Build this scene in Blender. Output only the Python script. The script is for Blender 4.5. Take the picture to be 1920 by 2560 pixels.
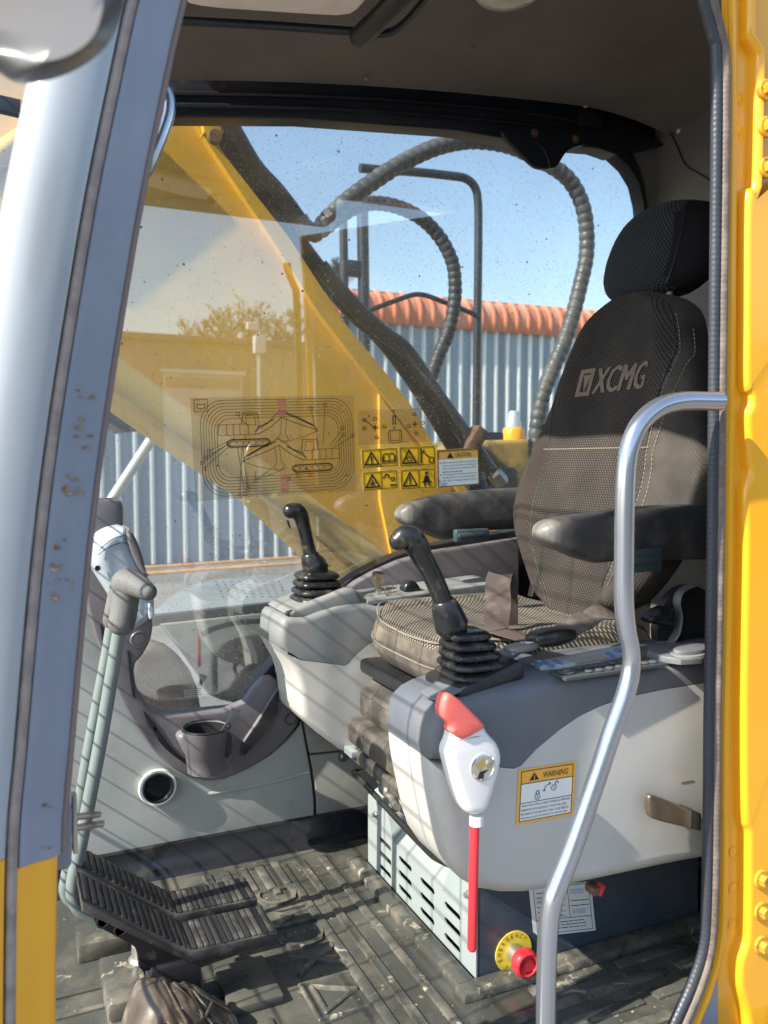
import bpy, bmesh, math, random
from mathutils import Vector, Matrix, noise
from mathutils.geometry import tessellate_polygon
from math import radians, sin, cos, pi
random.seed(7)
for o in list(bpy.data.objects): bpy.data.objects.remove(o)
scene = bpy.context.scene
COL = scene.collection

# ------------------------------------------------------------------ camera
FPX, CX, CY, HOR, CAMZ = 2100.0, 960.0, 1280.0, 1150.0, 1.0
YAW = radians(24.5); PIT = -math.atan((CY-HOR)/FPX)
cd = bpy.data.cameras.new('camera'); cam = bpy.data.objects.new('camera', cd); COL.objects.link(cam)
cam.location = (0, 0, CAMZ); cam.rotation_euler = (pi/2+PIT, 0, -YAW)
cd.sensor_fit = 'HORIZONTAL'; cd.sensor_width = 36; cd.lens = FPX/1920*36
cd.clip_start = 0.02; cd.clip_end = 2000
cd.dof.use_dof = True; cd.dof.focus_distance = 1.72; cd.dof.aperture_fstop = 7.0
scene.camera = cam

# ------------------------------------------------------------------ light
SUN_EL, SUN_OFF = radians(39), radians(9)      # sun in front of the cab (-X), a little towards the door side (-Y)
sdir = Vector((-cos(SUN_OFF)*cos(SUN_EL), -sin(SUN_OFF)*cos(SUN_EL), sin(SUN_EL)))   # towards the sun
world = bpy.data.worlds.new('World'); scene.world = world; world.use_nodes = True
wn = world.node_tree.nodes; wl = world.node_tree.links
bg = wn['Background']; sky = wn.new('ShaderNodeTexSky'); sky.sky_type = 'NISHITA'; sky.sun_disc = False
sky.sun_elevation = SUN_EL; sky.sun_rotation = math.atan2(sdir.x, sdir.y)
sky.air_density = 1.1; sky.dust_density = 0.5; sky.ozone_density = 0.15
wl.new(sky.outputs[0], bg.inputs[0]); bg.inputs[1].default_value = 0.14
sl = bpy.data.lights.new('sun', 'SUN'); sun = bpy.data.objects.new('sun', sl); COL.objects.link(sun)
sl.energy = 4.8; sl.angle = radians(0.53); sl.color = (1, 0.93, 0.82)
sun.rotation_euler = (-sdir).to_track_quat('-Z', 'Y').to_euler(); sun.location = (-3, -1, 6)
scene.view_settings.view_transform = 'Standard'; scene.view_settings.look = 'None'
scene.view_settings.exposure = 1.2; scene.view_settings.gamma = 1
scene.render.engine = 'CYCLES'
scene.cycles.max_bounces = 10; scene.cycles.transparent_max_bounces = 16
scene.cycles.diffuse_bounces = 5; scene.cycles.glossy_bounces = 4
# ------------------------------------------------------------------ helpers
def ray(px, py):
    x, z, y = (px-CX)/FPX, -(py-CY)/FPX, 1.0
    c, s = cos(PIT), sin(PIT); y, z = y*c-z*s, y*s+z*c
    c, s = cos(YAW), sin(YAW)
    return Vector((x*c+y*s, -x*s+y*c, z))
def P(px, py, X=None, Y=None, Z=None):
    """the point on a known plane of the machine that a sight line meets (used to survey the plan)"""
    r = ray(px, py)
    t = X/r.x if X is not None else Y/r.y if Y is not None else (Z-CAMZ)/r.z
    return Vector((0, 0, CAMZ)) + r*t
def cv(x0, y0, s, pts): return [(x0+a*s, y0+b*s) for a, b in pts]
def c5(*p): return cv(0, 1200, .5787, p)
def c6(*p): return cv(380, 1620, .3255, p)
def c7(*p): return cv(0, 1860, .5787, p)
def c8(*p): return cv(960, 1860, .5787, p)
def cB(*p): return cv(880, 1560, .2712, p)
def cC(*p): return cv(680, 1220, .3014, p)
def cD(*p): return cv(1180, 1380, .3737, p)
def cE(*p): return cv(160, 1280, .1929, p)
def cG(*p): return cv(130, 2080, .3797, p)
def PY(Y, pts): return [P(a, b, Y=Y) for a, b in pts]

def chaikin(pts, n=2, closed=True):
    for _ in range(n):
        out = []; m = len(pts)
        for i in range(m if closed else m-1):
            a, b = Vector(pts[i]), Vector(pts[(i+1) % m])
            out += [a*.75+b*.25, a*.25+b*.75]
        if not closed: out = [Vector(pts[0])]+out+[Vector(pts[-1])]
        pts = out
    return pts
def spline(pts, n=8, closed=False):
    pts = [Vector(p) for p in pts]; m = len(pts); out = []
    for i in range(m if closed else m-1):
        if closed: p0, p1, p2, p3 = pts[i-1], pts[i], pts[(i+1) % m], pts[(i+2) % m]
        else: p0, p1, p2, p3 = pts[max(i-1, 0)], pts[i], pts[i+1], pts[min(i+2, m-1)]
        for k in range(n):
            t = k/n
            out.append(.5*((2*p1)+(p2-p0)*t+(2*p0-5*p1+4*p2-p3)*t*t+(3*p1-p0-3*p2+p3)*t**3))
    if not closed: out.append(pts[-1])
    return out
def interp(tab, x):
    if x <= tab[0][0]: return tab[0][1]
    for (a, u), (b, v) in zip(tab, tab[1:]):
        if x <= b:
            t = (x-a)/(b-a); t = t*t*(3-2*t) if len(tab) > 99 else t
            return u+(v-u)*t
    return tab[-1][1]
def smooth_tab(tab, n=6):
    s = spline([Vector((a, b, 0)) for a, b in tab], n); return [(p.x, p.y) for p in s]

def origin(o):
    v = Vector((0, 0, 0))
    while o is not None: v += o.location; o = o.parent
    return v

class MB:
    def __init__(s): s.v = []; s.f = []; s.uv = {}; s.mi = []
    def add(s, vs, fs, mi=0):
        b = len(s.v); s.v += [Vector(x) for x in vs]
        for f in fs: s.f.append(tuple(b+i for i in f)); s.mi.append(mi)
        return s
    def box(s, c, size, rot=None):
        c = Vector(c); h = Vector(size)/2
        R = rot if rot is not None else Matrix.Identity(3)
        vs = [c+R@Vector((h.x*i, h.y*j, h.z*k)) for i in (-1, 1) for j in (-1, 1) for k in (-1, 1)]
        return s.add(vs, [(0, 1, 3, 2), (4, 6, 7, 5), (0, 4, 5, 1), (2, 3, 7, 6), (0, 2, 6, 4), (1, 5, 7, 3)])
    def rbox(s, c, size, r=.004, seg=2, rot=None):
        bm = bmesh.new(); bmesh.ops.create_cube(bm, size=1)
        for v in bm.verts: v.co = Vector((v.co.x*size[0], v.co.y*size[1], v.co.z*size[2]))
        bmesh.ops.bevel(bm, geom=bm.edges[:], offset=r, segments=seg, profile=.5, affect='EDGES')
        R = rot if rot is not None else Matrix.Identity(3); c = Vector(c)
        bm.verts.index_update()
        s.add([c+R@v.co for v in bm.verts], [tuple(v.index for v in f.verts) for f in bm.faces]); bm.free(); return s
    def loft(s, rings, cap=True, closed=False, mi=0, caps=None):
        n = len(rings[0]); m = len(rings); vs = [p for r in rings for p in r]; fs = []
        for i in range(m if closed else m-1):
            a, b = i*n, ((i+1) % m)*n
            for k in range(n): fs.append((a+k, a+(k+1) % n, b+(k+1) % n, b+k))
        c0, c1 = caps if caps else (cap, cap)
        if not closed and c0: fs.append(tuple(range(n-1, -1, -1)))
        if not closed and c1: fs.append(tuple((m-1)*n+k for k in range(n)))
        return s.add(vs, fs, mi)
    def tube(s, path, r, n=12, cap=True, up=None, flat=None, closed=False, round_ends=False):
        path = [Vector(p) for p in path]; m = len(path); rings = []; nrm = None
        for i, p in enumerate(path):
            a = path[i-1] if (i or closed) else p; b = path[(i+1) % m] if (i < m-1 or closed) else p
            t = (b-a).normalized()
            if nrm is None:
                u = Vector(up) if up else (Vector((0, 0, 1)) if abs(t.z) < .9 else Vector((1, 0, 0)))
                nrm = (u-t*u.dot(t)).normalized()
            else: nrm = (nrm-t*nrm.dot(t)).normalized()
            bn = t.cross(nrm); rr = r(i/(m-1)) if callable(r) else r[i] if isinstance(r, (list, tuple)) else r
            fl = flat if flat else 1
            rings.append([p+nrm*(cos(2*pi*k/n)*rr*fl)+bn*(sin(2*pi*k/n)*rr) for k in range(n)])
        if round_ends:
            def endr(rg, c, d):
                out = []
                rr = (rg[0]-c).length
                for q in (.35, .7, .95):
                    out.append([c+(v-c)*math.sqrt(1-q*q)+d*rr*q for v in rg])
                return out
            t0 = (path[0]-path[1]).normalized(); t1 = (path[-1]-path[-2]).normalized()
            rings = endr(rings[0], path[0], t0)[::-1]+rings+endr(rings[-1], path[-1], t1)
        return s.loft(rings, cap, closed)
    def lathe(s, prof, c=(0, 0, 0), axis=(0, 0, 1), n=24, caps=(True, True)):
        ax = Vector(axis).normalized(); u = ax.orthogonal().normalized(); w = ax.cross(u); c = Vector(c)
        rings = [[c+ax*h+(u*cos(2*pi*k/n)+w*sin(2*pi*k/n))*max(r, 1e-4) for k in range(n)] for r, h in prof]
        return s.loft(rings, caps=caps)
    def slab(s, pts, depth, nrm=(0, -1, 0), r=0, seg=4, mask=None, rback=0, holes=(), mi=0):
        """plate with outline pts (front silhouette), thickness depth away from nrm, rounded front rim r"""
        N = Vector(nrm).normalized(); pts = [Vector(p) for p in pts]
        area = Vector((0, 0, 0))
        for i in range(len(pts)): area += pts[i-1].cross(pts[i])
        if area.dot(N) < 0:
            pts.reverse(); mask = mask[::-1] if mask else None
        m = len(pts); ins = []
        for i in range(m):
            a, b, c = pts[i-1], pts[i], pts[(i+1) % m]
            e1 = (b-a); e2 = (c-b)
            e1 = e1.normalized() if e1.length > 1e-9 else e2.normalized(); e2 = e2.normalized() if e2.length > 1e-9 else e1
            n1, n2 = N.cross(e1), N.cross(e2); bis = n1+n2
            bis = bis.normalized() if bis.length > 1e-6 else n1
            k = 1/max(.6, bis.dot(n1)); k *= (mask[i] if mask else 1)
            ins.append(bis*k)
        rings = []
        if r > 0:
            for q in range(seg+1):
                a = q/seg*pi/2
                rings.append([p+w*(r*(1-sin(a)))-N*(r*(1-cos(a))) for p, w in zip(pts, ins)])
        else: rings.append(pts)
        if rback > 0:
            for q in range(seg+1):
                a = q/seg*pi/2
                rings.append([p+w*(rback*(1-cos(a)))-N*(depth-rback*(1-sin(a))) for p, w in zip(pts, ins)])
        else: rings.append([p-N*depth for p in pts])
        n = m; b0 = len(s.v)
        s.loft(rings, False, mi=mi)
        hp = [[Vector(q) for q in h] for h in holes]
        if hp:
            polys = [rings[0]]+hp; flat = [q for pl in polys for q in pl]
            s.add(flat, [t for t in tessellate_polygon(polys)], mi)
            for h in hp:
                k = len(h); s.add(h+[q-N*depth for q in h], [(i, (i+1) % k, k+(i+1) % k, k+i) for i in range(k)], mi)
        else:
            fr = rings[0]; s.add(fr, [t for t in tessellate_polygon([fr])], mi)
            bk = rings[-1]; s.add(bk, [t[::-1] for t in tessellate_polygon([bk])], mi)
        return s
    def strip(s, path, w, nrm, th=.0004):
        """flat line of width w drawn along a path on a surface with normal nrm"""
        N = Vector(nrm).normalized(); path = [Vector(p) for p in path]
        for a, b in zip(path, path[1:]):
            d = (b-a)
            if d.length < 1e-7: continue
            d.normalize(); q = N.cross(d)*w/2; a2, b2 = a-d*w*.3, b+d*w*.3
            s.add([a2-q, b2-q, b2+q, a2+q, a2-q+N*th, b2-q+N*th, b2+q+N*th, a2+q+N*th],
                  [(4, 5, 6, 7), (0, 1, 5, 4), (1, 2, 6, 5), (2, 3, 7, 6), (3, 0, 4, 7)])
        return s
    def make(s, name, mat, parent=None, ang=40, uv=None, sub=0):
        me = bpy.data.meshes.new(name); org = origin(parent) if parent else None
        if org is None:
            lo = Vector((min(v.x for v in s.v), min(v.y for v in s.v), min(v.z for v in s.v)))
            hi = Vector((max(v.x for v in s.v), max(v.y for v in s.v), max(v.z for v in s.v)))
            org = (lo+hi)/2; org.z = lo.z
        me.from_pydata([v-org for v in s.v], [], s.f)
        mats = mat if isinstance(mat, (list, tuple)) else [mat]
        for m_ in mats: me.materials.append(m_)
        if len(mats) > 1: me.polygons.foreach_set('material_index', s.mi)
        if uv:
            L = me.uv_layers.new(name='UVMap')
            for lp in me.loops: L.data[lp.index].uv = uv(s.v[lp.vertex_index])
        bm = bmesh.new(); bm.from_mesh(me); bmesh.ops.remove_doubles(bm, verts=bm.verts, dist=1e-5)
        bmesh.ops.recalc_face_normals(bm, faces=bm.faces); bm.to_mesh(me); bm.free()
        if ang:
            me.polygons.foreach_set('use_smooth', [True]*len(me.polygons)); me.set_sharp_from_angle(angle=radians(ang))
        o = bpy.data.objects.new(name, me); COL.objects.link(o)
        if parent: o.parent = parent
        else: o.location = org
        if sub:
            md = o.modifiers.new('sub', 'SUBSURF'); md.levels = sub; md.render_levels = sub
        return o

def tag(o, label, cat=None, group=None, kind=None):
    if label: o['label'] = label
    if cat: o['category'] = cat
    if group: o['group'] = group
    if kind: o['kind'] = kind
    return o
def thing(name, loc, label, cat, group=None):
    o = bpy.data.objects.new(name, None); COL.objects.link(o); o.location = Vector(loc); o.empty_display_size = .05
    return tag(o, label, cat, group)

class Fr:
    """a flat sheet: o = top-left corner, a = along the top edge, b = down the left edge (unit square)"""
    def __init__(s, tl, tr, bl):
        s.o = Vector(tl); s.a = Vector(tr)-s.o; s.b = Vector(bl)-s.o
        s.n = s.b.cross(s.a).normalized(); 
        if s.n.y > 0 and abs(s.n.y) > .3: s.n = -s.n
    def p(s, u, v, h=0): return s.o+s.a*u+s.b*v+s.n*h
    def rect(s, u0, v0, u1, v1, h=0): return [s.p(u0, v0, h), s.p(u1, v0, h), s.p(u1, v1, h), s.p(u0, v1, h)]
    def line(s, pts, h=0): return [s.p(u, v, h) for u, v in pts]
_tc = {}
def text_geo(txt):
    if txt in _tc: return _tc[txt]
    cu = bpy.data.curves.new('t', 'FONT'); cu.body = txt; cu.size = 1; cu.resolution_u = 2
    o = bpy.data.objects.new('t', cu); COL.objects.link(o); bpy.context.view_layer.update()
    me = bpy.data.meshes.new_from_object(o.evaluated_get(bpy.context.evaluated_depsgraph_get()))
    vs = [v.co.copy() for v in me.vertices]; fs = [tuple(p.vertices) for p in me.polygons]
    x0 = min(v.x for v in vs); x1 = max(v.x for v in vs); y0 = min(v.y for v in vs); y1 = max(v.y for v in vs)
    bpy.data.objects.remove(o); bpy.data.curves.remove(cu); bpy.data.meshes.remove(me)
    _tc[txt] = ([((v.x-x0)/(x1-x0), (v.y-y0)/(y1-y0)) for v in vs], fs); return _tc[txt]
def put_text(mb, txt, fr, u0, v0, u1, v1, h=.0005, map2=None, slant=0, mi=0):
    vs, fs = text_geo(txt)
    out = []
    for x, y in vs:
        u, v = u0+(u1-u0)*(x+slant*(y-.5)), v1+(v0-v1)*y
        out.append(map2(u, v) if map2 else fr.p(u, v, h))
    mb.add(out, fs, mi)

# ------------------------------------------------------------------ materials
def pale_tip(m, x0, x1, col):
    """painted pale, as sunlit and rubbed, at one end of the thing (object X from x0 to x1), ragged by noise"""
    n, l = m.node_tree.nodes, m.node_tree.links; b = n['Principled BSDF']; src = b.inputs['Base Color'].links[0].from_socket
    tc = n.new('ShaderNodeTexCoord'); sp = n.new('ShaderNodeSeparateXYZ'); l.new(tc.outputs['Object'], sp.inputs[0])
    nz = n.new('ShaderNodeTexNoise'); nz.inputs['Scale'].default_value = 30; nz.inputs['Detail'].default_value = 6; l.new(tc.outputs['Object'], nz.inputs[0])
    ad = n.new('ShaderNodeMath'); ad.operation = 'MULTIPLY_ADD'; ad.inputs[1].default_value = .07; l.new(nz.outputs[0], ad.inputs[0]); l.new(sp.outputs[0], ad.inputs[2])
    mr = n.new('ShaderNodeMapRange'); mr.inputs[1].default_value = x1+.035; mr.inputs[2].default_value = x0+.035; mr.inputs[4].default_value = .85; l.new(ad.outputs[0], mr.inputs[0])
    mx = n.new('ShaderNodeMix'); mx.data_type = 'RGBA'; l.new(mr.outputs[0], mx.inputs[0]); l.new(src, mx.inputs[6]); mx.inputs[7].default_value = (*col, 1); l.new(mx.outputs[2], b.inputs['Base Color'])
def nt(name):
    m = bpy.data.materials.new(name); m.use_nodes = True; return m, m.node_tree.nodes, m.node_tree.links
def lin(c): return tuple((x/12.92 if x <= .04045 else ((x+.055)/1.055)**2.4) for x in c)
def mat(name, col, rough=.5, metal=0, var=.12, vs=6, bump=.0, bs=150, dirt=None, da=.5, ds=14, dw=.08, spec=.5, coat=0,
        stretch=None, trans=0, speck=None, sa=.34, ss=45):
    m, n, l = nt(name); b = n['Principled BSDF']
    b.inputs['Roughness'].default_value = rough; b.inputs['Metallic'].default_value = metal
    b.inputs['Specular IOR Level'].default_value = spec; b.inputs['Coat Weight'].default_value = coat
    b.inputs['Coat Roughness'].default_value = .08
    tc = n.new('ShaderNodeTexCoord'); co = tc.outputs['Object']
    if stretch:
        mp = n.new('ShaderNodeMapping'); mp.inputs['Scale'].default_value = stretch; l.new(co, mp.inputs[0]); co = mp.outputs[0]
    nz = n.new('ShaderNodeTexNoise'); nz.inputs['Scale'].default_value = vs; nz.inputs['Detail'].default_value = 6
    l.new(co, nz.inputs['Vector'])
    mr = n.new('ShaderNodeMapRange'); mr.inputs[1].default_value = .3; mr.inputs[2].default_value = .7
    mr.inputs[3].default_value = 1-var; mr.inputs[4].default_value = 1+var; l.new(nz.outputs[0], mr.inputs[0])
    mx = n.new('ShaderNodeVectorMath'); mx.operation = 'SCALE'; mx.inputs[0].default_value = col[:3]
    l.new(mr.outputs[0], mx.inputs['Scale']); c = mx.outputs[0]; rg = None
    if dirt:
        n2 = n.new('ShaderNodeTexNoise'); n2.inputs['Scale'].default_value = ds; n2.inputs['Detail'].default_value = 9; n2.inputs['Roughness'].default_value = .65
        l.new(co, n2.inputs['Vector'])
        m2 = n.new('ShaderNodeMapRange'); m2.inputs[1].default_value = 1-da-dw; m2.inputs[2].default_value = 1-da+dw; l.new(n2.outputs[0], m2.inputs[0])
        mix = n.new('ShaderNodeMix'); mix.data_type = 'RGBA'; l.new(m2.outputs[0], mix.inputs[0]); l.new(c, mix.inputs[6]); mix.inputs[7].default_value = (*dirt[:3], 1)
        c = mix.outputs[2]
        m3 = n.new('ShaderNodeMapRange'); m3.inputs[3].default_value = rough; m3.inputs[4].default_value = min(.9, rough+.3); l.new(m2.outputs[0], m3.inputs[0]); l.new(m3.outputs[0], b.inputs['Roughness'])
    if speck:
        n4 = n.new('ShaderNodeTexNoise'); n4.inputs['Scale'].default_value = ss; n4.inputs['Detail'].default_value = 5; n4.inputs['Roughness'].default_value = .7; n4.inputs['Distortion'].default_value = .6
        mp4 = n.new('ShaderNodeMapping'); mp4.inputs['Scale'].default_value = (1, 1, .45); mp4.inputs['Rotation'].default_value = (.3, .9, .4); l.new(tc.outputs['Object'], mp4.inputs[0]); l.new(mp4.outputs[0], n4.inputs['Vector'])
        m5 = n.new('ShaderNodeMapRange'); m5.inputs[1].default_value = 1-sa; m5.inputs[2].default_value = 1-sa+.05; m5.inputs[4].default_value = .75; l.new(n4.outputs[0], m5.inputs[0])
        mx5 = n.new('ShaderNodeMix'); mx5.data_type = 'RGBA'; l.new(m5.outputs[0], mx5.inputs[0]); l.new(c, mx5.inputs[6]); mx5.inputs[7].default_value = (*speck[:3], 1); c = mx5.outputs[2]
    l.new(c, b.inputs['Base Color'])
    if bump:
        n3 = n.new('ShaderNodeTexNoise'); n3.inputs['Scale'].default_value = bs; n3.inputs['Detail'].default_value = 4; l.new(co, n3.inputs['Vector'])
        bp = n.new('ShaderNodeBump'); bp.inputs['Strength'].default_value = bump; bp.inputs['Distance'].default_value = .002
        l.new(n3.outputs[0], bp.inputs['Height']); l.new(bp.outputs[0], b.inputs['Normal'])
    return m
def fabric(name, base, dot, s, dust=None, dusta=.0):
    """woven seat cloth with staggered dots, UV in metres"""
    m, n, l = nt(name); b = n['Principled BSDF']; b.inputs['Roughness'].default_value = .9; b.inputs['Specular IOR Level'].default_value = .2
    b.inputs['Sheen Weight'].default_value = .04
    uv = n.new('ShaderNodeUVMap'); sp = n.new('ShaderNodeSeparateXYZ'); l.new(uv.outputs[0], sp.inputs[0])
    def mth(op, a, bb=None, c=None):
        q = n.new('ShaderNodeMath'); q.operation = op
        for i, x in enumerate((a, bb, c)):
            if x is None: continue
            if isinstance(x, (int, float)): q.inputs[i].default_value = x
            else: l.new(x, q.inputs[i])
        return q.outputs[0]
    u = mth('DIVIDE', sp.outputs[0], s); v = mth('DIVIDE', sp.outputs[1], s*.62)
    row = mth('FLOOR', v); u2 = mth('ADD', u, mth('MULTIPLY', mth('MODULO', row, 2), .5))
    fu = mth('SUBTRACT', mth('FRACT', u2), .5); fv = mth('MULTIPLY', mth('SUBTRACT', mth('FRACT', v), .5), .62)
    d = mth('SQRT', mth('ADD', mth('MULTIPLY', fu, fu), mth('MULTIPLY', fv, fv)))
    mr = n.new('ShaderNodeMapRange'); mr.inputs[1].default_value = .30; mr.inputs[2].default_value = .16; l.new(d, mr.inputs[0])
    tc = n.new('ShaderNodeTexCoord'); nz = n.new('ShaderNodeTexNoise'); nz.inputs['Scale'].default_value = 7; nz.inputs['Detail'].default_value = 6; l.new(tc.outputs['Object'], nz.inputs[0])
    mix = n.new('ShaderNodeMix'); mix.data_type = 'RGBA'; l.new(mth('MULTIPLY', mr.outputs[0], mth('MULTIPLY', nz.outputs[0], 1.7)), mix.inputs[0]); mix.inputs[6].default_value = (*base, 1); mix.inputs[7].default_value = (*dot, 1)
    c = mix.outputs[2]
    if dust:
        m2 = n.new('ShaderNodeMapRange'); m2.inputs[1].default_value = .35; m2.inputs[2].default_value = .7; m2.inputs[4].default_value = dusta; l.new(nz.outputs[0], m2.inputs[0])
        mx = n.new('ShaderNodeMix'); mx.data_type = 'RGBA'; l.new(m2.outputs[0], mx.inputs[0]); l.new(c, mx.inputs[6]); mx.inputs[7].default_value = (*dust, 1); c = mx.outputs[2]
    l.new(c, b.inputs['Base Color'])
    bp = n.new('ShaderNodeBump'); bp.inputs['Strength'].default_value = .6; bp.inputs['Distance'].default_value = .0015; l.new(mr.outputs[0], bp.inputs['Height']); l.new(bp.outputs[0], b.inputs['Normal'])
    return m
def glass_mat(name, tint, ior, dust, speck=True):
    m, n, l = nt(name); n.remove(n['Principled BSDF']); out = n['Material Output']
    tr = n.new('ShaderNodeBsdfTransparent'); tr.inputs[0].default_value = (*tint, 1)
    gl = n.new('ShaderNodeBsdfGlossy'); gl.inputs['Roughness'].default_value = .008; gl.inputs[0].default_value = (1, 1, 1, 1)
    lw = n.new('ShaderNodeLayerWeight'); lw.inputs['Blend'].default_value = .5
    pw = n.new('ShaderNodeMath'); pw.operation = 'POWER'; pw.inputs[1].default_value = 5; l.new(lw.outputs['Facing'], pw.inputs[0])
    f0 = ((ior-1)/(ior+1))**2
    fr = n.new('ShaderNodeMapRange'); fr.inputs[3].default_value = f0; l.new(pw.outputs[0], fr.inputs[0])
    mx = n.new('ShaderNodeMixShader'); l.new(fr.outputs[0], mx.inputs[0]); l.new(tr.outputs[0], mx.inputs[1]); l.new(gl.outputs[0], mx.inputs[2])
    tc = n.new('ShaderNodeTexCoord')
    nz = n.new('ShaderNodeTexNoise'); nz.inputs['Scale'].default_value = 3.0; nz.inputs['Detail'].default_value = 8; nz.inputs['Roughness'].default_value = .6; l.new(tc.outputs['Object'], nz.inputs[0])
    mr = n.new('ShaderNodeMapRange'); mr.inputs[1].default_value = .3; mr.inputs[2].default_value = .8; mr.inputs[3].default_value = dust*.35; mr.inputs[4].default_value = dust*1.8; l.new(nz.outputs[0], mr.inputs[0])
    df = n.new('ShaderNodeBsdfTranslucent'); df.inputs[0].default_value = (.75, .74, .7, 1)
    d2 = n.new('ShaderNodeBsdfDiffuse'); d2.inputs[0].default_value = (.7, .68, .62, 1)
    ad = n.new('ShaderNodeMixShader'); ad.inputs[0].default_value = .5; l.new(df.outputs[0], ad.inputs[1]); l.new(d2.outputs[0], ad.inputs[2])
    m2 = n.new('ShaderNodeMixShader'); l.new(mr.outputs[0], m2.inputs[0]); l.new(mx.outputs[0], m2.inputs[1]); l.new(ad.outputs[0], m2.inputs[2])
    last = m2.outputs[0]
    if speck:
        for sc, rad, th, colr in ((17, .055, .6, (.05, .05, .045, 1)), (46, .07, .5, (.06, .06, .055, 1)), (120, .18, .4, (.7, .7, .68, 1))):
            vo = n.new('ShaderNodeTexVoronoi'); vo.inputs['Scale'].default_value = sc; l.new(tc.outputs['Object'], vo.inputs['Vector'])
            lt = n.new('ShaderNodeMath'); lt.operation = 'LESS_THAN'; lt.inputs[1].default_value = rad; l.new(vo.outputs['Distance'], lt.inputs[0])
            sx = n.new('ShaderNodeSeparateXYZ'); l.new(vo.outputs['Color'], sx.inputs[0])
            g = n.new('ShaderNodeMath'); g.operation = 'LESS_THAN'; g.inputs[1].default_value = th; l.new(sx.outputs[0], g.inputs[0])
            mm = n.new('ShaderNodeMath'); mm.operation = 'MULTIPLY'; l.new(lt.outputs[0], mm.inputs[0]); l.new(g.outputs[0], mm.inputs[1])
            m4 = n.new('ShaderNodeMath'); m4.operation = 'MULTIPLY'; m4.inputs[1].default_value = .8 if sc < 50 else .55; l.new(mm.outputs[0], m4.inputs[0])
            dd = n.new('ShaderNodeBsdfDiffuse'); dd.inputs[0].default_value = colr
            m3 = n.new('ShaderNodeMixShader'); l.new(m4.outputs[0], m3.inputs[0]); l.new(last, m3.inputs[1]); l.new(dd.outputs[0], m3.inputs[2]); last = m3.outputs[0]
    l.new(last, out.inputs[0]); return m

DUST = (.33, .28, .21)
M_yel = mat('yellow_paint', (.86, .40, .012), .28, var=.04, coat=.5, dirt=(.62, .33, .06), da=.28, ds=5, dw=.1, speck=(.28, .14, .03), sa=.30, ss=22)
M_yelm = mat('yellow_boom_paint', (.78, .465, .025), .42, var=.08, dirt=(.55, .36, .08), da=.36, ds=4, dw=.15)
M_silver = mat('silver_pillar_paint', (.33, .36, .39), .3, var=.05, speck=(.2, .2, .2), sa=.3, ss=20, coat=.5)
M_slate = mat('slate_jamb_paint', (.22, .25, .315), .4, var=.06, vs=4, dirt=(.28, .30, .35), da=.42, ds=4, dw=.1, speck=(.15, .14, .15), sa=.33, ss=30)
M_rub = mat('black_rubber', (.022, .022, .024), .45, var=.2, bump=.3, bs=60)
M_rubd = mat('dusty_rubber', (.028, .028, .028), .5, var=.3, dirt=(.10, .092, .078), da=.40, ds=25, dw=.12, bump=.3)
M_sealo = mat('seal_rubber_outer', (.12, .09, .075), .55, var=.2, dirt=(.2, .16, .13), da=.45, ds=30)
M_seal = mat('seal_rubber', (.032, .036, .046), .42, var=.2, bump=.2)
M_sealb = mat('seal_rubber_dusty', (.24, .20, .185), .6, var=.2, dirt=(.33, .28, .25), da=.5, ds=30)
M_navy = mat('dark_navy_paint', (.012, .016, .024), .35, var=.2, dirt=(.05, .05, .05), da=.33, ds=30)
M_liner = mat('headliner_fabric', (.19, .165, .15), .95, var=.12, vs=5, bump=.5, bs=300, spec=.1)
M_rear = mat('rear_panel_plastic', (.20, .19, .175), .7, var=.1)
M_wall = mat('grey_wall_plastic', (.345, .365, .34), .5, var=.07, vs=3, dirt=(.26, .25, .21), da=.38, ds=6, dw=.12, bump=.1, bs=400, speck=(.16, .14, .11), sa=.31)
M_walld = mat('grey_wall_plastic_worn', (.27, .275, .25), .55, var=.1, vs=3, dirt=(.2, .185, .15), da=.45, ds=6, dw=.12, speck=(.1, .085, .065), sa=.33)
M_trim = mat('purple_grey_trim', (.125, .115, .125), .42, var=.1, vs=4, dirt=(.2, .18, .17), da=.35, ds=8, dw=.12, bump=.15, bs=500, speck=(.26, .23, .2), sa=.31)
M_blk = mat('black_plastic', (.016, .016, .018), .4, var=.2)
M_blkg = mat('black_gloss_plastic', (.012, .013, .015), .24, var=.2, dirt=(.06, .055, .05), da=.34, ds=30, dw=.1)
M_joy = mat('joystick_black', (.014, .0145, .016), .28, var=.25, dirt=(.10, .085, .065), da=.36, ds=40, dw=.08, bump=.08, bs=200)
M_boot = mat('boot_rubber', (.013, .0135, .015), .22, var=.25, dirt=(.09, .075, .055), da=.37, ds=30, dw=.1)
M_cgrey = mat('console_grey', (.17, .185, .185), .42, var=.06, vs=4, dirt=(.23, .22, .195), da=.4, ds=7, dw=.12, bump=.1, bs=500, speck=(.3, .27, .22), sa=.32)
M_cslate = mat('console_slate', (.105, .115, .135), .42, var=.08, vs=4, dirt=(.15, .145, .14), da=.4, ds=6, dw=.15, bump=.08, bs=500, speck=(.24, .22, .18), sa=.31)
M_white = mat('console_white', (.49, .48, .445), .34, var=.04, vs=3, dirt=(.40, .37, .31), da=.33, ds=5, dw=.15, speck=(.24, .2, .15), sa=.29, bump=.05, bs=600)
M_whitel = mat('lever_white', (.74, .73, .71), .3, var=.03, dirt=(.5, .45, .38), da=.26, ds=12, dw=.1, coat=.2)
M_red = mat('red_plastic', (.62, .03, .04), .35, var=.05)
M_coral = mat('coral_grip', (.78, .145, .12), .45, var=.05, dirt=(.6, .25, .2), da=.3, ds=20)
M_chrome = mat('chrome', (.75, .74, .72), .16, metal=1, var=.05)
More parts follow.
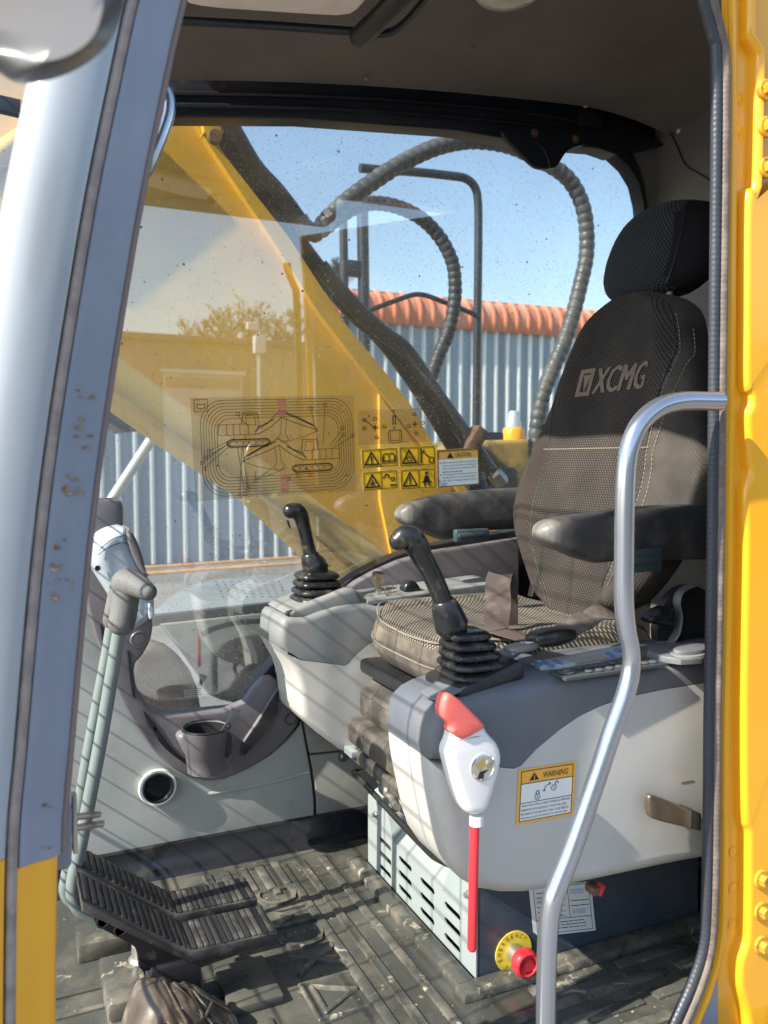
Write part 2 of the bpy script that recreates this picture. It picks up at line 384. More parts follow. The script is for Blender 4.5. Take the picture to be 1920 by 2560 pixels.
M_rail = mat('grab_rail_steel', (.40, .43, .49), .2, metal=.85, var=.05, bump=.03, bs=40)
M_steel = mat('worn_steel', (.42, .40, .37), .4, metal=.8, var=.2, dirt=(.2, .13, .08), da=.4, ds=25)
M_boxf = mat('pale_box_paint', (.26, .30, .295), .4, var=.06, dirt=(.2, .17, .13), da=.28, ds=22, dw=.05)
M_boxs = mat('slate_box_paint', (.045, .062, .085), .3, var=.08, vs=3, dirt=(.1, .11, .12), da=.33, ds=5, dw=.15, speck=(.3, .3, .28), sa=.28)
M_mat = mat('rubber_mat', (.056, .058, .051), .26, var=.35, vs=5, dirt=(.12, .11, .088), da=.40, ds=8, dw=.12, bump=.12, speck=(.3, .26, .19), sa=.37, ss=24, bs=50)
M_rib = mat('rubber_mat_rib', (.066, .068, .06), .27, var=.3, vs=8, dirt=(.17, .155, .12), da=.42, ds=12, dw=.10, bump=.08, speck=(.38, .33, .25), sa=.40, ss=26, bs=60)
M_mud = mat('dried_mud', (.36, .32, .24), .9, var=.25, vs=30, bump=.6, bs=90, dirt=(.09, .085, .07), da=.5, ds=30, dw=.07)
M_lever = mat('teal_lever_paint', (.15, .185, .178), .42, var=.08, dirt=(.24, .22, .18), da=.34, ds=18, dw=.08)
M_foam = mat('grey_foam_grip', (.125, .125, .12), .7, var=.12, dirt=(.09, .075, .06), da=.4, ds=22, dw=.1, bump=.4, bs=250)
M_mon = mat('monitor_housing', (.36, .41, .44), .35, var=.04, vs=3, dirt=(.4, .38, .33), da=.3, ds=7)
M_arm = mat('armrest_vinyl', (.035, .035, .037), .42, var=.2, dirt=(.11, .10, .088), da=.36, ds=12, dw=.16, bump=.25, bs=350)
M_teal = mat('teal_plastic', (.04, .06, .066), .35, var=.1)
M_belt = mat('belt_webbing', (.075, .055, .047), .8, var=.2, dirt=(.15, .12, .10), da=.45, ds=10, stretch=(1, 1, 1), bump=.4, bs=500)
M_vinyl = mat('dusty_suspension_vinyl', (.04, .037, .033), .5, var=.2, dirt=(.15, .13, .10), da=.43, ds=9, dw=.15, bump=.4, bs=160)
M_fab = fabric('dotted_seat_cloth', (.017, .0155, .0148), (.085, .073, .062), .0088, (.2, .15, .115), .08)
M_fabd = fabric('dotted_headrest_cloth', (.012, .013, .016), (.06, .065, .075), .0088)
M_fabc = fabric('dusty_cushion_cloth', (.028, .024, .019), (.29, .255, .20), .0088, DUST, .10)
M_fabb = fabric('brown_bolster_cloth', (.034, .026, .022), (.016, .014, .013), .008, (.2, .15, .115), .10)
M_fabs = fabric('plain_side_cloth', (.03, .028, .028), (.02, .02, .02), .006, DUST, .2)
M_stitch = mat('stitching', (.20, .18, .15), .8)
M_logo = mat('logo_print', (.17, .13, .10), .85, var=.1, vs=40)
M_ink = mat('black_ink', (.012, .012, .012), .6)
M_styel = mat('sticker_yellow', (.72, .44, .02), .35, var=.02)
M_stor = mat('sticker_orange', (.85, .42, .06), .4, var=.03)
M_stwh = mat('sticker_white', (.78, .77, .74), .45, var=.03)
M_stgr = mat('sticker_blue_white', (.50, .58, .64), .4, var=.03)
M_stbr = mat('sticker_amber', (.50, .31, .09), .4, var=.05)
M_disc = mat('emergency_disc_yellow', (.80, .62, .06), .4, var=.06)
M_blue = mat('blue_button', (.10, .22, .45), .4)
M_screen = mat('grey_lcd', (.32, .30, .24), .15)
pale_tip(M_arm, -.10, -.035, (.20, .185, .16))  # sunlight on the armrest tips, painted into the colour along with their wear
M_armw = mat('armrest_pale_vinyl', (.11, .102, .09), .5, var=.2, dirt=(.24, .22, .19), da=.48, ds=14, dw=.16, bump=.25, bs=350)  # paler vinyl for the sunlit, rubbed armrest tips, not used
M_mirror = mat('mirror_back_plastic', (.085, .085, .087), .35, var=.06)
M_blind = mat('beige_blind_cloth', (.80, .70, .62), .9, var=.08, vs=20, bump=.4, bs=120)
M_rust = mat('rusty_steel', (.16, .09, .05), .75, var=.4, vs=30)
M_glass = glass_mat('window_glass_dusty', (.95, .97, .96), 2.45, .06)
M_film = glass_mat('clear_sticker_film', (.90, .885, .85), 1.25, .05, False)
# ------------------------------------------------------------------ setting: yard
GZ = -1.2
M_ground = mat('yard_concrete', (.20, .195, .185), .9, var=.2, vs=.6, bump=.5, bs=20, dirt=(.13, .12, .1), da=.42, ds=.8, dw=.15)
g = MB().add([(-400, -400, GZ), (400, -400, GZ), (400, 400, GZ), (-400, 400, GZ)], [(0, 1, 2, 3)]).make('ground', M_ground, ang=0)
tag(g, 'pale concrete yard around the excavator', kind='structure')

# ------------------------------------------------------------------ cab shell
cab = thing('excavator_cab', (.95, 1.55, -.05), 'yellow and grey excavator cab with its door opening facing out and a large side window', 'excavator cab')
ZP = smooth_tab([(-.6, -.02), (-.2, -.018), (.1, -.013), (.335, -.007), (.557, .001), (.651, .010), (.958, .044), (1.255, .093), (1.443, .132), (1.538, .154), (1.75, .21), (1.95, .28)], 6)
def pil(sec, z0, z1, n=36):
    rings = []
    for i in range(n+1):
        z = z0+(z1-z0)*i/n; x = interp(ZP, z)
        rings.append([Vector((x+a, b, z)) for a, b in sec])
    return MB().loft(rings, True)
sil = chaikin([Vector((a, b, 0)) for a, b in [(-.091, 1.10), (-.091, 1.045), (-.082, 1.028), (-.062, 1.016), (-.040, 1.013), (-.012, 1.015), (-.0055, 1.020), (-.0055, 1.10)]], 2)
slt = chaikin([Vector((a, b, 0)) for a, b in [(.0055, 1.10), (.0055, 1.025), (.010, 1.021), (.030, 1.030), (.05, 1.034), (.055, 1.040), (.055, 1.10)]], 2)
pil([(v.x, v.y) for v in sil], .55, 1.98).make('front_pillar', M_silver, cab)
pil([(v.x, v.y) for v in slt], .535, 1.98).make('pillar_jamb', M_slate, cab)
pil([(v.x, v.y) for v in sil], -.6, .549).make('pillar_foot', M_yel, cab)
pil([(v.x-.004, v.y) for v in slt], -.6, .534).make('pillar_foot', M_yel, cab)
gv = [(interp(ZP, z), 1.025, z) for z in [-.6+.05*i for i in range(52)]]
MB().tube(gv, .0065, 10).make('pillar_seal', M_sealb, cab)
jb = MB()
for a in (.030,): jb.tube([(interp(ZP, z)+.0565, 1.042, z) for z in [.535+.05*i for i in range(29)]], .004, 8)
jb.make('jamb_lip', mat('jamb_lip_rubber', (.20, .15, .14), .6), cab)
# latch plate and striker at the pillar foot
lp = MB().slab(PY(1.075, c7((200, 170), (262, 178), (268, 225), (302, 232), (312, 300), (310, 520), (292, 545), (200, 552))), .02, r=.003)
lp.make('latch_plate', M_slate, cab)
st = MB()
for a, b in ((c7((318, 316), (424, 304))), (c7((326, 364), (438, 344)))):
    st.tube([P(*a, Y=1.085), P(*b, Y=1.13)], .0045, 10, round_ends=True)
st.rbox(P(*c7((322, 340))[0], Y=1.085), (.006, .016, .075), .002)
st.make('door_striker', M_steel, cab)
# header over the door and roof
MB().rbox((.72, 1.06, 2.0), (1.0, .13, .14), .02).make('door_header', M_navy, cab)
MB().rbox((1.115, 1.56, 2.11), (1.71, 1.22, .1), .03).make('roof_panel', M_yel, cab)
MB().rbox((1.95, 1.58, .95), (.05, 1.16, 2.3), .01).make('rear_wall', M_yel, cab)
MB().rbox((.92, 1.58, -.09), (2.1, 1.2, .14), .01).make('floor_pan', M_navy, cab)
# right front pillar and front sill, far side of the cab
far = []
for i in range(20):
    z = .1+1.85*i/19; x = interp(ZP, z)
    far.append([Vector((x+a, b, z)) for a, b in ((-.07, 2.08), (.0, 2.06), (.0, 2.14), (-.07, 2.14))])
MB().loft(far, True).make('front_pillar', M_navy, cab)
# headliner
ED = smooth_tab([(.1, 1.80), (.365, 1.877), (.911, 1.961), (1.533, 2.02), (1.95, 2.03)], 5)
hl = MB(); nx, ny = 40, 16; vs = []
for i in range(nx+1):
    X = .255+1.665*i/nx; ze = interp(ED, X)
    for j in range(ny+1):
        t = j/ny; Y = 2.035-.98*t; z = ze+.035*sin(min(1, t*1.6)*pi/2)
        if X > 1.55:
            z -= (X-1.55)**2*.35
        vs.append(Vector((X, Y, z)))
hl.add(vs, [(i*(ny+1)+j, (i+1)*(ny+1)+j, (i+1)*(ny+1)+j+1, i*(ny+1)+j+1) for i in range(nx) for j in range(ny)])
hl.make('headliner', M_liner, cab)
for p in ((1180, 112), (1463, 258), (915, 189)): MB().lathe([(.0001, 0), (.006, .0015), (.006, .006)], P(*p, Z=1.99 if p[0] > 1000 else 1.955)+Vector((0, 0, -.012)), (0, 0, 1), 12).make('liner_screw', M_steel, cab)
# window rail above the side window, with the two-lobed bracket
rt = [(300, 182), (414, 186), (700, 192), (960, 203), (1250, 228), (1457, 257), (1530, 282), (1600, 325), (1640, 350), (1664, 362), (1640, 367), (1600, 372), (1578, 374)]
rb = [(1598, 417), (1611, 463), (1620, 527), (1626, 640), (1626, 900), (1610, 1250), (1600, 1250), (1612, 900), (1615, 640), (1611, 530), (1608, 503), (1597, 457), (1573, 417), (1539, 385), (1498, 370), (1440, 365), (1300, 352), (1134, 324), (960, 311), (752, 295), (451, 292), (393, 301), (330, 320)]
top_rail = [(300, 182), (414, 186), (700, 192), (960, 203), (1250, 228), (1457, 257), (1530, 282), (1600, 325), (1640, 350), (1664, 362), (1620, 372), (1578, 380), (1539, 385), (1498, 370), (1440, 365), (1300, 352), (1134, 324), (960, 311), (752, 295), (451, 292), (393, 301), (330, 320)]
MB().slab(PY(2.06, top_rail), .06, r=.004, seg=3).make('window_rail', M_navy, cab)
side = [(1539, 385), (1560, 378), (1578, 378), (1598, 417), (1611, 463), (1620, 527), (1626, 640), (1626, 900), (1614, 1310), (1600, 1310), (1610, 900), (1615, 640), (1611, 530), (1608, 503), (1597, 457), (1573, 417)]
MB().slab(PY(2.07, side), .05, r=.002, seg=2).make('window_frame', M_navy, cab)
for k, (dy, y0) in enumerate(((0, 232), (0, 262))):
    MB().tube(spline(PY(2.058, [(330, y0), (700, y0+6), (1000, y0+20), (1300, y0+48), (1480, y0+80)]), 6), .007, 8).make('rail_crease', M_navy, cab)
br = [(1311, 318), (1318, 350), (1300, 372), (1326, 408), (1344, 420), (1368, 423), (1378, 419), (1391, 420), (1402, 402), (1417, 378), (1440, 366), (1452, 362), (1454, 345), (1440, 318)]
cb = MB().slab(PY(2.048, chaikin([Vector((*p, 0)) for p in br], 1) and [(v.x, v.y) for v in chaikin([Vector((*p, 0)) for p in [(1250, 318), (1262, 345), (1296, 376), (1326, 408), (1344, 420), (1368, 423), (1378, 419), (1391, 420), (1402, 402), (1417, 378), (1440, 366), (1470, 360), (1474, 330), (1400, 318)]], 2)]), .014, r=.003)
cb = cb.make('hanger_bracket', M_navy, cab)
for p in ((1337, 333), (1439, 347)):
    c = P(*p, Y=2.047); MB().lathe([(.001, -.009), (.006, -.009), (.0075, -.007), (.0075, 0), (.013, .001), (.013, .004)], c, (0, 1, 0), 12).make('bracket_bolt', M_rust, cb)
MB().tube(spline(PY(2.046, [(1338, 353), (1358, 372), (1371, 400), (1375, 420)]), 4), .0025, 6).make('bracket_edge', M_navy, cb)
MB().rbox(P(1475, 298, Y=2.047), (.09, .012, .045), .004).make('rail_block', M_navy, cab)
MB().slab(PY(2.095, [(200, 60), (1850, 60), (1850, 560), (1626, 560), (1622, 500), (1605, 438), (1580, 402), (1545, 374), (1500, 360), (1440, 352), (1134, 310), (752, 283), (200, 283)]), .02).make('window_header', M_navy, cab)
# rear quarter and rear panel
rq = [(1576, 372), (1664, 361), (1720, 300), (1800, 235), (1800, 1300), (1600, 1300), (1626, 900), (1626, 640), (1620, 527), (1611, 463), (1597, 417)]
MB().slab(PY(2.085, rq), .03, r=.01).make('rear_quarter_panel', M_rear, cab)
MB().rbox((1.90, 1.58, 1.0), (.03, 1.08, 2.1), .01).make('rear_panel', M_rear, cab)
MB().tube(spline([P(*p, X=1.88) for p in ((1672, 325), (1690, 360), (1714, 412), (1745, 432), (1775, 450))], 5), .002, 6).make('panel_seam', M_blk, cab)
MB().lathe([(.001, -.004), (.008, -.003), (.012, 0), (.014, .003)], P(1692, 325, X=1.88), (1, 0, 0), 16).make('panel_screw', M_steel, cab)
MB().lathe([(.001, -.016), (.03, -.014), (.055, -.006), (.066, 0), (.068, .01)], P(1268, -12, Z=1.975), (0, 0, 1), 28).make('dome_lamp', mat('lamp_lens', (.55, .5, .42), .15), cab)
# lower side wall, trim and window sill
WB = [(120, 1180), (205, 1330), (240, 1450), (372, 1547), (376, 1576), (359, 1634), (333, 1663), (341, 1721), (372, 1768), (405, 1786), (429, 1789), (600, 1772), (650, 1697), (702, 1633), (780, 1530), (858, 1461), (891, 1437), (936, 1413), (999, 1386), (1084, 1362), (1290, 1325), (1480, 1300), (1640, 1290)]
wp = PY(2.075, WB)
low = [Vector((1.9, 2.075, .02)), Vector((-.08, 2.075, .02)), Vector((-.08, 2.075, .9))]
MB().slab(wp+low, .05, r=.004).make('window_sill', M_blk, cab)
OUT = [(200, 1397), (214, 1501), (231, 1570), (255, 1640), (278, 1692), (301, 1750), (336, 1813), (372, 1862), (405, 1900), (451, 1935), (503, 1953), (550, 1953), (608, 1929), (665, 1897), (706, 1862), (754, 1804)]
wl_ = PY(2.05, [(x+6, y-6) for x, y in OUT])
seam = [(757, 1802), (772, 1884), (780, 1926), (788, 2000), (790, 2095)]
left = wl_+PY(2.05, [(754, 1806), (769, 1886), (777, 1928), (785, 2000), (787, 2098)])
left += [P(787, 2110, Y=2.05), Vector((-.08, 2.05, .03)), Vector((-.08, 2.05, .72))]
MB().slab(left, .02, r=.004).make('wall_panel', M_wall, cab)
MB().slab(PY(2.05, [(760, 1806), (775, 1884), (1010, 1860), (1010, 1780)]), .02, r=.003).make('wall_panel', M_walld, cab)
MB().slab(PY(2.05, [(776, 1889), (783, 1926), (792, 2000), (794, 2045), (1010, 2020), (1010, 1864)]), .02, r=.003).make('wall_panel', M_walld, cab)
MB().slab(PY(2.05, [(794, 2050), (794, 2098), (1010, 2060), (1010, 2025)]), .02, r=.003).make('wall_panel', M_walld, cab)
MB().tube(spline(PY(2.052, [(520, 1985), (600, 1970), (700, 1950), (770, 1930)]), 5), .006, 8).make('panel_crease', M_wall, cab)
for p in c6((1470, 832)) + c7((1495, 372), (1300, 405)):
    c = P(*p, Y=2.049); MB().lathe([(.001, -.006), (.006, -.006), (.0085, -.003), (.009, 0), (.016, .0), (.016, .003)], c, (0, 1, 0), 14).make('wall_screw', M_steel, cab)
# purple-grey window trim
INN = [(600, 1772), (429, 1791), (405, 1788), (372, 1770), (341, 1723), (333, 1665), (359, 1636), (378, 1600), (384, 1560), (376, 1520), (300, 1430)]
TR = PY(2.035, OUT+[(740, 1757), (689, 1688), (650, 1699)]+INN+[(205, 1385)])
trim = MB().slab(chaikin(TR, 1), .025, r=.008, seg=4).make('window_trim', M_trim, cab, ang=50)
t2 = PY(2.035, [(694, 1684), (745, 1752), (757, 1800), (830, 1800), (960, 1560), (1300, 1500), (1300, 1345), (1084, 1378), (999, 1402), (936, 1430), (891, 1455), (858, 1480), (780, 1548), (702, 1652)])
MB().slab(t2, .025, r=.008).make('window_trim', M_trim, cab, ang=50)
def tslab(pts, mtl, name, y=2.031, d=.01, r=.002, ch=1):
    return MB().slab(chaikin(PY(y, pts), ch) if ch else PY(y, pts), d, r=r).make(name, mtl, trim, ang=50)
tslab(c6((970, 300), (990, 345), (978, 525), (900, 650), (800, 755), (682, 868), (690, 740), (740, 662), (830, 530), (920, 375)), M_trim, 'pocket_rim', 2.026, .012, .003)
tslab(c6((968, 318), (980, 350), (966, 520), (892, 640), (795, 742), (690, 850), (697, 745), (746, 668), (836, 540), (925, 388)), M_blkg, 'pocket_grille', 2.0245, .01, .001)
tslab(c6((0, 590), (30, 690), (100, 775), (200, 855), (290, 915), (378, 968), (300, 885), (215, 835), (120, 740), (50, 640), (10, 560)), M_blkg, 'trim_slot')
tslab(c5((432, 625), (446, 640), (462, 735), (455, 740), (440, 690)), M_blk, 'trim_slot', ch=0)
tslab(c5((548, 735), (560, 740), (582, 900), (584, 945), (572, 935), (560, 850)), M_blk, 'trim_slot', ch=0)
tslab(c5((620, 1000), (640, 1020), (680, 1075), (678, 1110), (640, 1060)), M_blk, 'trim_slot', ch=0)
for p, r in ((c5((600, 688))[0], .0145), (c6((1068, 545))[0], .0145)):
    c = P(*p, Y=2.0335); MB().tube([c+Vector((cos(a)*r, 0, sin(a)*r)) for a in [2*pi*k/24 for k in range(24)]], .0012, 6, closed=True).make('plug_ring', M_blk, trim)
bs = P(*c5((600, 690))[0], Y=2.036); MB().lathe([(.001, -.004), (.019, -.003), (.022, 0), (.022, .01)], bs, (0, 1, 0), 24).make('trim_plug', M_trim, trim)
# cup holder
cc = P(515, 1822, Y=1.945); rz = cc.z
ch = MB(); R = .054
ch.lathe([(.03, -.105), (.044, -.10), (.048, -.06), (.053, -.004), (.056, 0), (.056, .004), (.0525, .005), (.050, 0), (.048, -.06), (.040, -.075), (.001, -.076)], cc, (0, 0, 1), 40)
ch.make('cup_holder', M_trim, trim)
MB().lathe([(.049, -.001), (.0485, -.02), (.046, -.06), (.001, -.062)], cc+Vector((0, 0, .003)), (0, 0, 1), 32, caps=(False, True)).make('cup_well', M_blk, trim)
MB().tube([cc+Vector((.0545*cos(a), .0545*sin(a), .004)) for a in [2*pi*k/40 for k in range(40)]], .003, 8, closed=True).make('cup_rim', M_blkg, trim)
cs = PY(1.99, c6((470, 690), (620, 640), (660, 880), (560, 950), (330, 930), (240, 800), (230, 690), (330, 700)))
MB().slab(chaikin(PY(2.0, c6((175, 640), (240, 800), (330, 930), (470, 960), (590, 925), (650, 850), (660, 640))), 2), .04, r=.02).make('cup_housing', M_trim, trim, ang=60)
MB().slab(chaikin(PY(1.915, c6((540, 690), (615, 640), (620, 800), (590, 850), (545, 840))), 1), .03, r=.003).make('trim_slot', M_blk, trim)
bk = MB(); q = c6((610, 455), (680, 480), (655, 525), (560, 690), (505, 672), (600, 530))
bk.slab(PY(1.94, q), .003, r=.0005); bk.make('strap_bracket', mat('bracket_grey_steel', (.16, .18, .21), .35, metal=.6), trim)
# air vent in the wall
vc = P(393, 1965, Y=2.045)
vent = MB().lathe([(.040, .003), (.046, -.006), (.043, -.014), (.037, -.013), (.034, -.006), (.033, .003)], vc, (0, 1, 0), 40).make('air_vent', M_whitel, cab)
MB().lathe([(.0375, .001), (.0375, -.016), (.034, -.017), (.032, -.012), (.024, .0), (.001, .002)], vc, (0, 1, 0), 40).make('vent_core', M_blkg, vent)
# dark kick strip along the foot of the wall
ks = []
for i in range(31):
    X = -.05+1.95*i/30
    ks.append([Vector((X, 2.055, -.01)), Vector((X, 1.99, -.01)), Vector((X, 2.0, .006)), Vector((X, 2.025, .012)), Vector((X, 2.036, .03)), Vector((X, 2.040, .06)), Vector((X, 2.047, .064)), Vector((X, 2.055, .06))])
MB().loft(ks).make('kick_strip', mat('kick_strip_rubber', (.016, .017, .020), .25, var=.3, dirt=(.05, .047, .042), da=.35, ds=10), cab)
# window glass
MB().box((.93, 2.118, 1.16), (2.0, .005, 1.76)).make('window_glass', M_glass, cab, ang=0)

# ------------------------------------------------------------------ door seal and yellow door pillar
IN = [(1748, -60), (1756, 0), (1781, 90), (1790, 145), (1790, 400), (1786, 796), (1782, 1200), (1778, 1500), (1772, 1800), (1770, 2040), (1766, 2247), (1760, 2360), (1731, 2455), (1684, 2560), (1650, 2640)]
OU = [(1772, -60), (1780, 0), (1803, 90), (1812, 145), (1812, 400), (1806, 796), (1801, 1200), (1797, 1500), (1791, 1800), (1789, 2040), (1785, 2247), (1776, 2370), (1748, 2468), (1706, 2570), (1672, 2650)]
def ribbed(px, Y, r, name, mtl, up):
    pth = spline([P(*p, Y=Y) for p in px], 30); L = [0]
    for a, b in zip(pth, pth[1:]): L.append(L[-1]+(b-a).length)
    n = int(L[-1]/.0022); out = []; j = 0
    for i in range(n+1):
        s = L[-1]*i/n
        while j < len(L)-2 and L[j+1] < s: j += 1
        t = (s-L[j])/max(1e-9, L[j+1]-L[j]); out.append(pth[j].lerp(pth[j+1], min(1, t)))
    rr = [r*(1 if i % 4 else .955) for i in range(n+1)]
    return MB().tube(out, rr, 10).make(name, mtl, cab, ang=60)
ribbed(IN, 1.05, .0092, 'door_seal', M_seal, None)
ribbed(OU, 1.045, .0088, 'door_seal', M_sealo, None)
MB().slab(spline([P(a+34, b, Y=1.074) for a, b in IN], 4)+[Vector((1.9, 1.074, -.1)), Vector((1.9, 1.074, 2.05))], .03).make('pillar_trim', M_rear, cab, ang=0)
b1 = [(1812, -200), (1820, 145), (1816, 796), (1811, 1200), (1807, 1500), (1800, 1800), (1797, 2247), (1786, 2380), (1760, 2475), (1720, 2580), (1700, 2660)]
rim = [P(*p, Y=1.058) for p in b1]
MB().slab(spline(rim, 6)+[Vector((2.0, 1.058, -.6)), Vector((2.0, 1.058, 2.1))], .012, r=.004).make('door_pillar', M_yel, cab, ang=60)
MB().tube(spline([p+Vector((.006, -.004, 0)) for p in rim], 8), .0075, 8).make('pillar_flange', M_yel, cab)
b2 = [(1880, -200), (1876, 60), (1877, 94), (1898, 130), (1898, 175), (1892, 440), (1886, 466), (1870, 500), (1868, 796), (1868, 960), (1880, 985), (1880, 1010), (1870, 1040), (1876, 1150), (1880, 1180), (1866, 1230), (1866, 1380), (1862, 1600), (1860, 1800), (1863, 2040), (1872, 2080), (1873, 2130), (1871, 2330), (1864, 2372), (1852, 2410), (1852, 2470), (1870, 2540), (1880, 2640)]
cov = [P(*p, Y=1.036) for p in b2]
cov = MB().slab(spline(cov, 4)+[Vector((2.0, 1.036, -.6)), Vector((2.0, 1.036, 2.1))], .03, r=.012, seg=5).make('pillar_cover', M_yel, cab, ang=60)
M_yelb = mat('yellow_bolt_paint', (.70, .35, .03), .35, dirt=(.3, .13, .03), da=.42, ds=60)
for p in ((1914, 226), (1915, 318), (1916, 420), (1902, 2197), (1902, 2277), (1902, 2362)):
    c = P(*p, Y=1.036); b = MB()
    b.lathe([(.017, .004), (.017, -.003), (.0155, -.0045), (.001, -.0045)], c, (0, 1, 0), 20)
    b.lathe([(.0105, -.003), (.0105, -.0135), (.009, -.015), (.001, -.015)], c, (0, 1, 0), 6)
    b.make('pillar_bolt', M_yelb, cab, ang=20)
for p in ((1843, 245), (1843, 325), (1832, 2130), (1832, 2220), (1830, 2310)):
    MB().lathe([(.010, .002), (.010, -.0015), (.008, -.003), (.001, -.003)], P(*p, Y=1.058), (0, 1, 0), 16).make('pillar_plug', M_yel, cab)
MB().slab([P(*p, Y=1.054) for p in ((1735, 2500), (1775, 2410), (1800, 2440), (1800, 2700), (1690, 2700))], .02, r=.008).make('sill_corner', M_slate, cab)

# chipped paint on the jamb, baring rust
rc_ = random.Random(9); M_chip = mat('rust_chip', (.22, .12, .06), .8, var=.4, vs=60, dirt=(.42, .30, .19), da=.45, ds=70)
for (px, py, n, sp) in ((214, 990, 3, 14), (208, 1050, 2, 10), (196, 1085, 5, 16), (190, 1205, 7, 22), (178, 1235, 5, 18), (150, 1355, 2, 10), (138, 1420, 4, 14), (150, 1465, 5, 18), (135, 1490, 3, 14), (120, 2010, 2, 8), (118, 2120, 2, 8)):
    for _ in range(n):
        x, y = px+rc_.gauss(0, sp), py+rc_.gauss(0, sp); q = P(x, y, Y=1.03); off = q.x-interp(ZP, q.z)
        if not .013 < off < .052: continue
        ys = 1.0215+(off-.010)*.0135/.04; s_ = rc_.uniform(.0015, .0045); a0 = rc_.random()*3
        pts = [Vector((q.x+cos(a0+k*.785)*s_*rc_.uniform(.4, 1.5), ys-.0012, q.z+sin(a0+k*.785)*s_*rc_.uniform(.2, .8))) for k in range(8)]
        MB().slab(pts, .004).make('paint_chip', M_chip, cab, ang=0)
# wire guard in front of the windscreen, whose shadow falls in stripes over the cab
gd = thing('front_guard', (-.16, 1.6, .3), 'welded wire guard before the windscreen that stripes the cab with thin shadows', 'guard')
M_gw = mat('guard_wire', (.05, .05, .055), .5)
gh = None
for k in range(26):
    z = .42+.062*k
    o = MB().tube([(-.16, 1.08, z), (-.16, 2.12, z)], .0021, 6).make('guard_wire', M_gw, gd) if gh is None else gh.copy()
    if gh is None: gh = o; z00 = z
    else: COL.objects.link(o); o.location.z += z-z00
gh = None
for k in range(9):
    y = 1.12+.12*k
    o = MB().tube([(-.165, y, .40), (-.165, y, 2.0)], .0021, 6).make('guard_wire', M_gw, gd) if gh is None else gh.copy()
    if gh is None: gh = o; y00 = y
    else: COL.objects.link(o); o.location.y += y-y00
MB().tube([(-.16, 1.07, .4), (-.16, 1.07, 2.0), (-.16, 2.13, 2.0), (-.16, 2.13, .4)], .010, 8, closed=True).make('guard_frame', M_gw, gd)
# ------------------------------------------------------------------ rubber floor mat
mt = MB().slab([(-.08, 1.075, 0), (1.86, 1.075, 0), (1.86, 1.995, 0), (-.08, 1.995, 0)], .018, (0, 0, 1), r=.004)
fmat = mt.make('floor_mat', M_mat); tag(fmat, 'ribbed black rubber floor mat caked with dried mud under the seat and pedals', 'floor mat')
def rib(x0, y0, x1, y1, h=.0048, m=M_rib, w=None):
    MB().rbox(((x0+x1)/2, (y0+y1)/2, h/2-.001), (abs(x1-x0), abs(y1-y0), h+.002), min(.004, h*.6), 2).make('rib', m, fmat)
for X in (.607, .655, .712): rib(X-.010, 1.13, X+.010, 1.945)
for k in range(5): rib(.415+.042*k, 1.85-.004*k, .437+.042*k, 1.965)
for k in range(9): rib(-.06, 1.12+.062*k, .215, 1.134+.062*k, .004)
for r_ in range(4):
    for k in range(5):
        x = .78+.205*k+(.10 if r_ % 2 else 0); rib(x, 1.10+.052*r_, x+.175, 1.124+.052*r_)
for k in range(3): rib(.455+.045*k, 1.10, .473+.045*k, 1.28)
for X in (.30, .355, .41): rib(X-.008, 1.10, X+.008, 1.40, .005)
lip = MB().rbox((.774, 1.60, .008), (.040, .56, .020), .005, 2).rbox((1.27, 1.310, .008), (1.04, .042, .020), .005, 2)
lip.make('mat_lip', M_rib, fmat)
# embossed emblem and letters of the mat
em = MB(); vs, fs = text_geo('XCMG')
def emb(u, v, z): return Vector((.60-.10*v, 1.49+.345*u, z))
em.add([emb(a, b, .006) for a, b in vs], fs)
cu = MB()
b_ = {}
for f in fs:
    for i in range(len(f)):
        e = tuple(sorted((f[i], f[(i+1) % len(f)]))); b_[e] = b_.get(e, 0)+1
for (i, j), c in b_.items():
    if c == 1: em.add([emb(*vs[i], .006), emb(*vs[j], .006), emb(*vs[j], -.002), emb(*vs[i], -.002)], [(0, 1, 2, 3)])
em.make('embossed_letters', M_rib, fmat, ang=30)
q = [(.60, 1.36), (.60, 1.47), (.495, 1.47), (.495, 1.36)]
fr_ = MB(); q3 = [Vector((a, b, 0)) for a, b in q]
for a, b in zip(q3, q3[1:]+q3[:1]): fr_.tube([a, b], .005, 8, round_ends=True)
t3 = [Vector((.585, 1.415, 0)), Vector((.512, 1.375, 0)), Vector((.512, 1.455, 0))]
for a, b in zip(t3, t3[1:]+t3[:1]): fr_.tube([a, b], .006, 8, round_ends=True)
fr_.make('embossed_emblem', M_rib, fmat)
ring = MB().lathe([(.028, -.002), (.028, .005), (.05, .006), (.054, -.002)], (.552, 1.80, 0), (0, 0, 1), 32)
pass
# dried mud crumbs
mu = MB(); rnd = random.Random(3)
def crumb(x, y, s):
    a0 = rnd.random()*6; n = 6
    pts = [Vector((x+cos(a0+k*pi/3)*s*rnd.uniform(.5, 1.3), y+sin(a0+k*pi/3)*s*rnd.uniform(.5, 1.3), .0005)) for k in range(n)]
    mu.add(pts+[Vector((x, y, .0006+s*.2))], [(k, (k+1) % n, n) for k in range(n)])
for _ in range(140):
    r0 = rnd.random()
    if r0 < .5: x, y = rnd.gauss(.56, .09), rnd.uniform(1.15, 1.95)
    elif r0 < .8: x, y = rnd.uniform(.0, .75), rnd.uniform(1.1, 1.95)
    else: x, y = rnd.uniform(.85, 1.3), rnd.uniform(1.1, 1.3)
    if x > .75 and y > 1.33: continue
    crumb(x, y, rnd.choice((.001, .0015, .002, .003)))
tag(mu.make('mud_crumbs', M_mud, fmat, ang=0), None, kind='stuff')
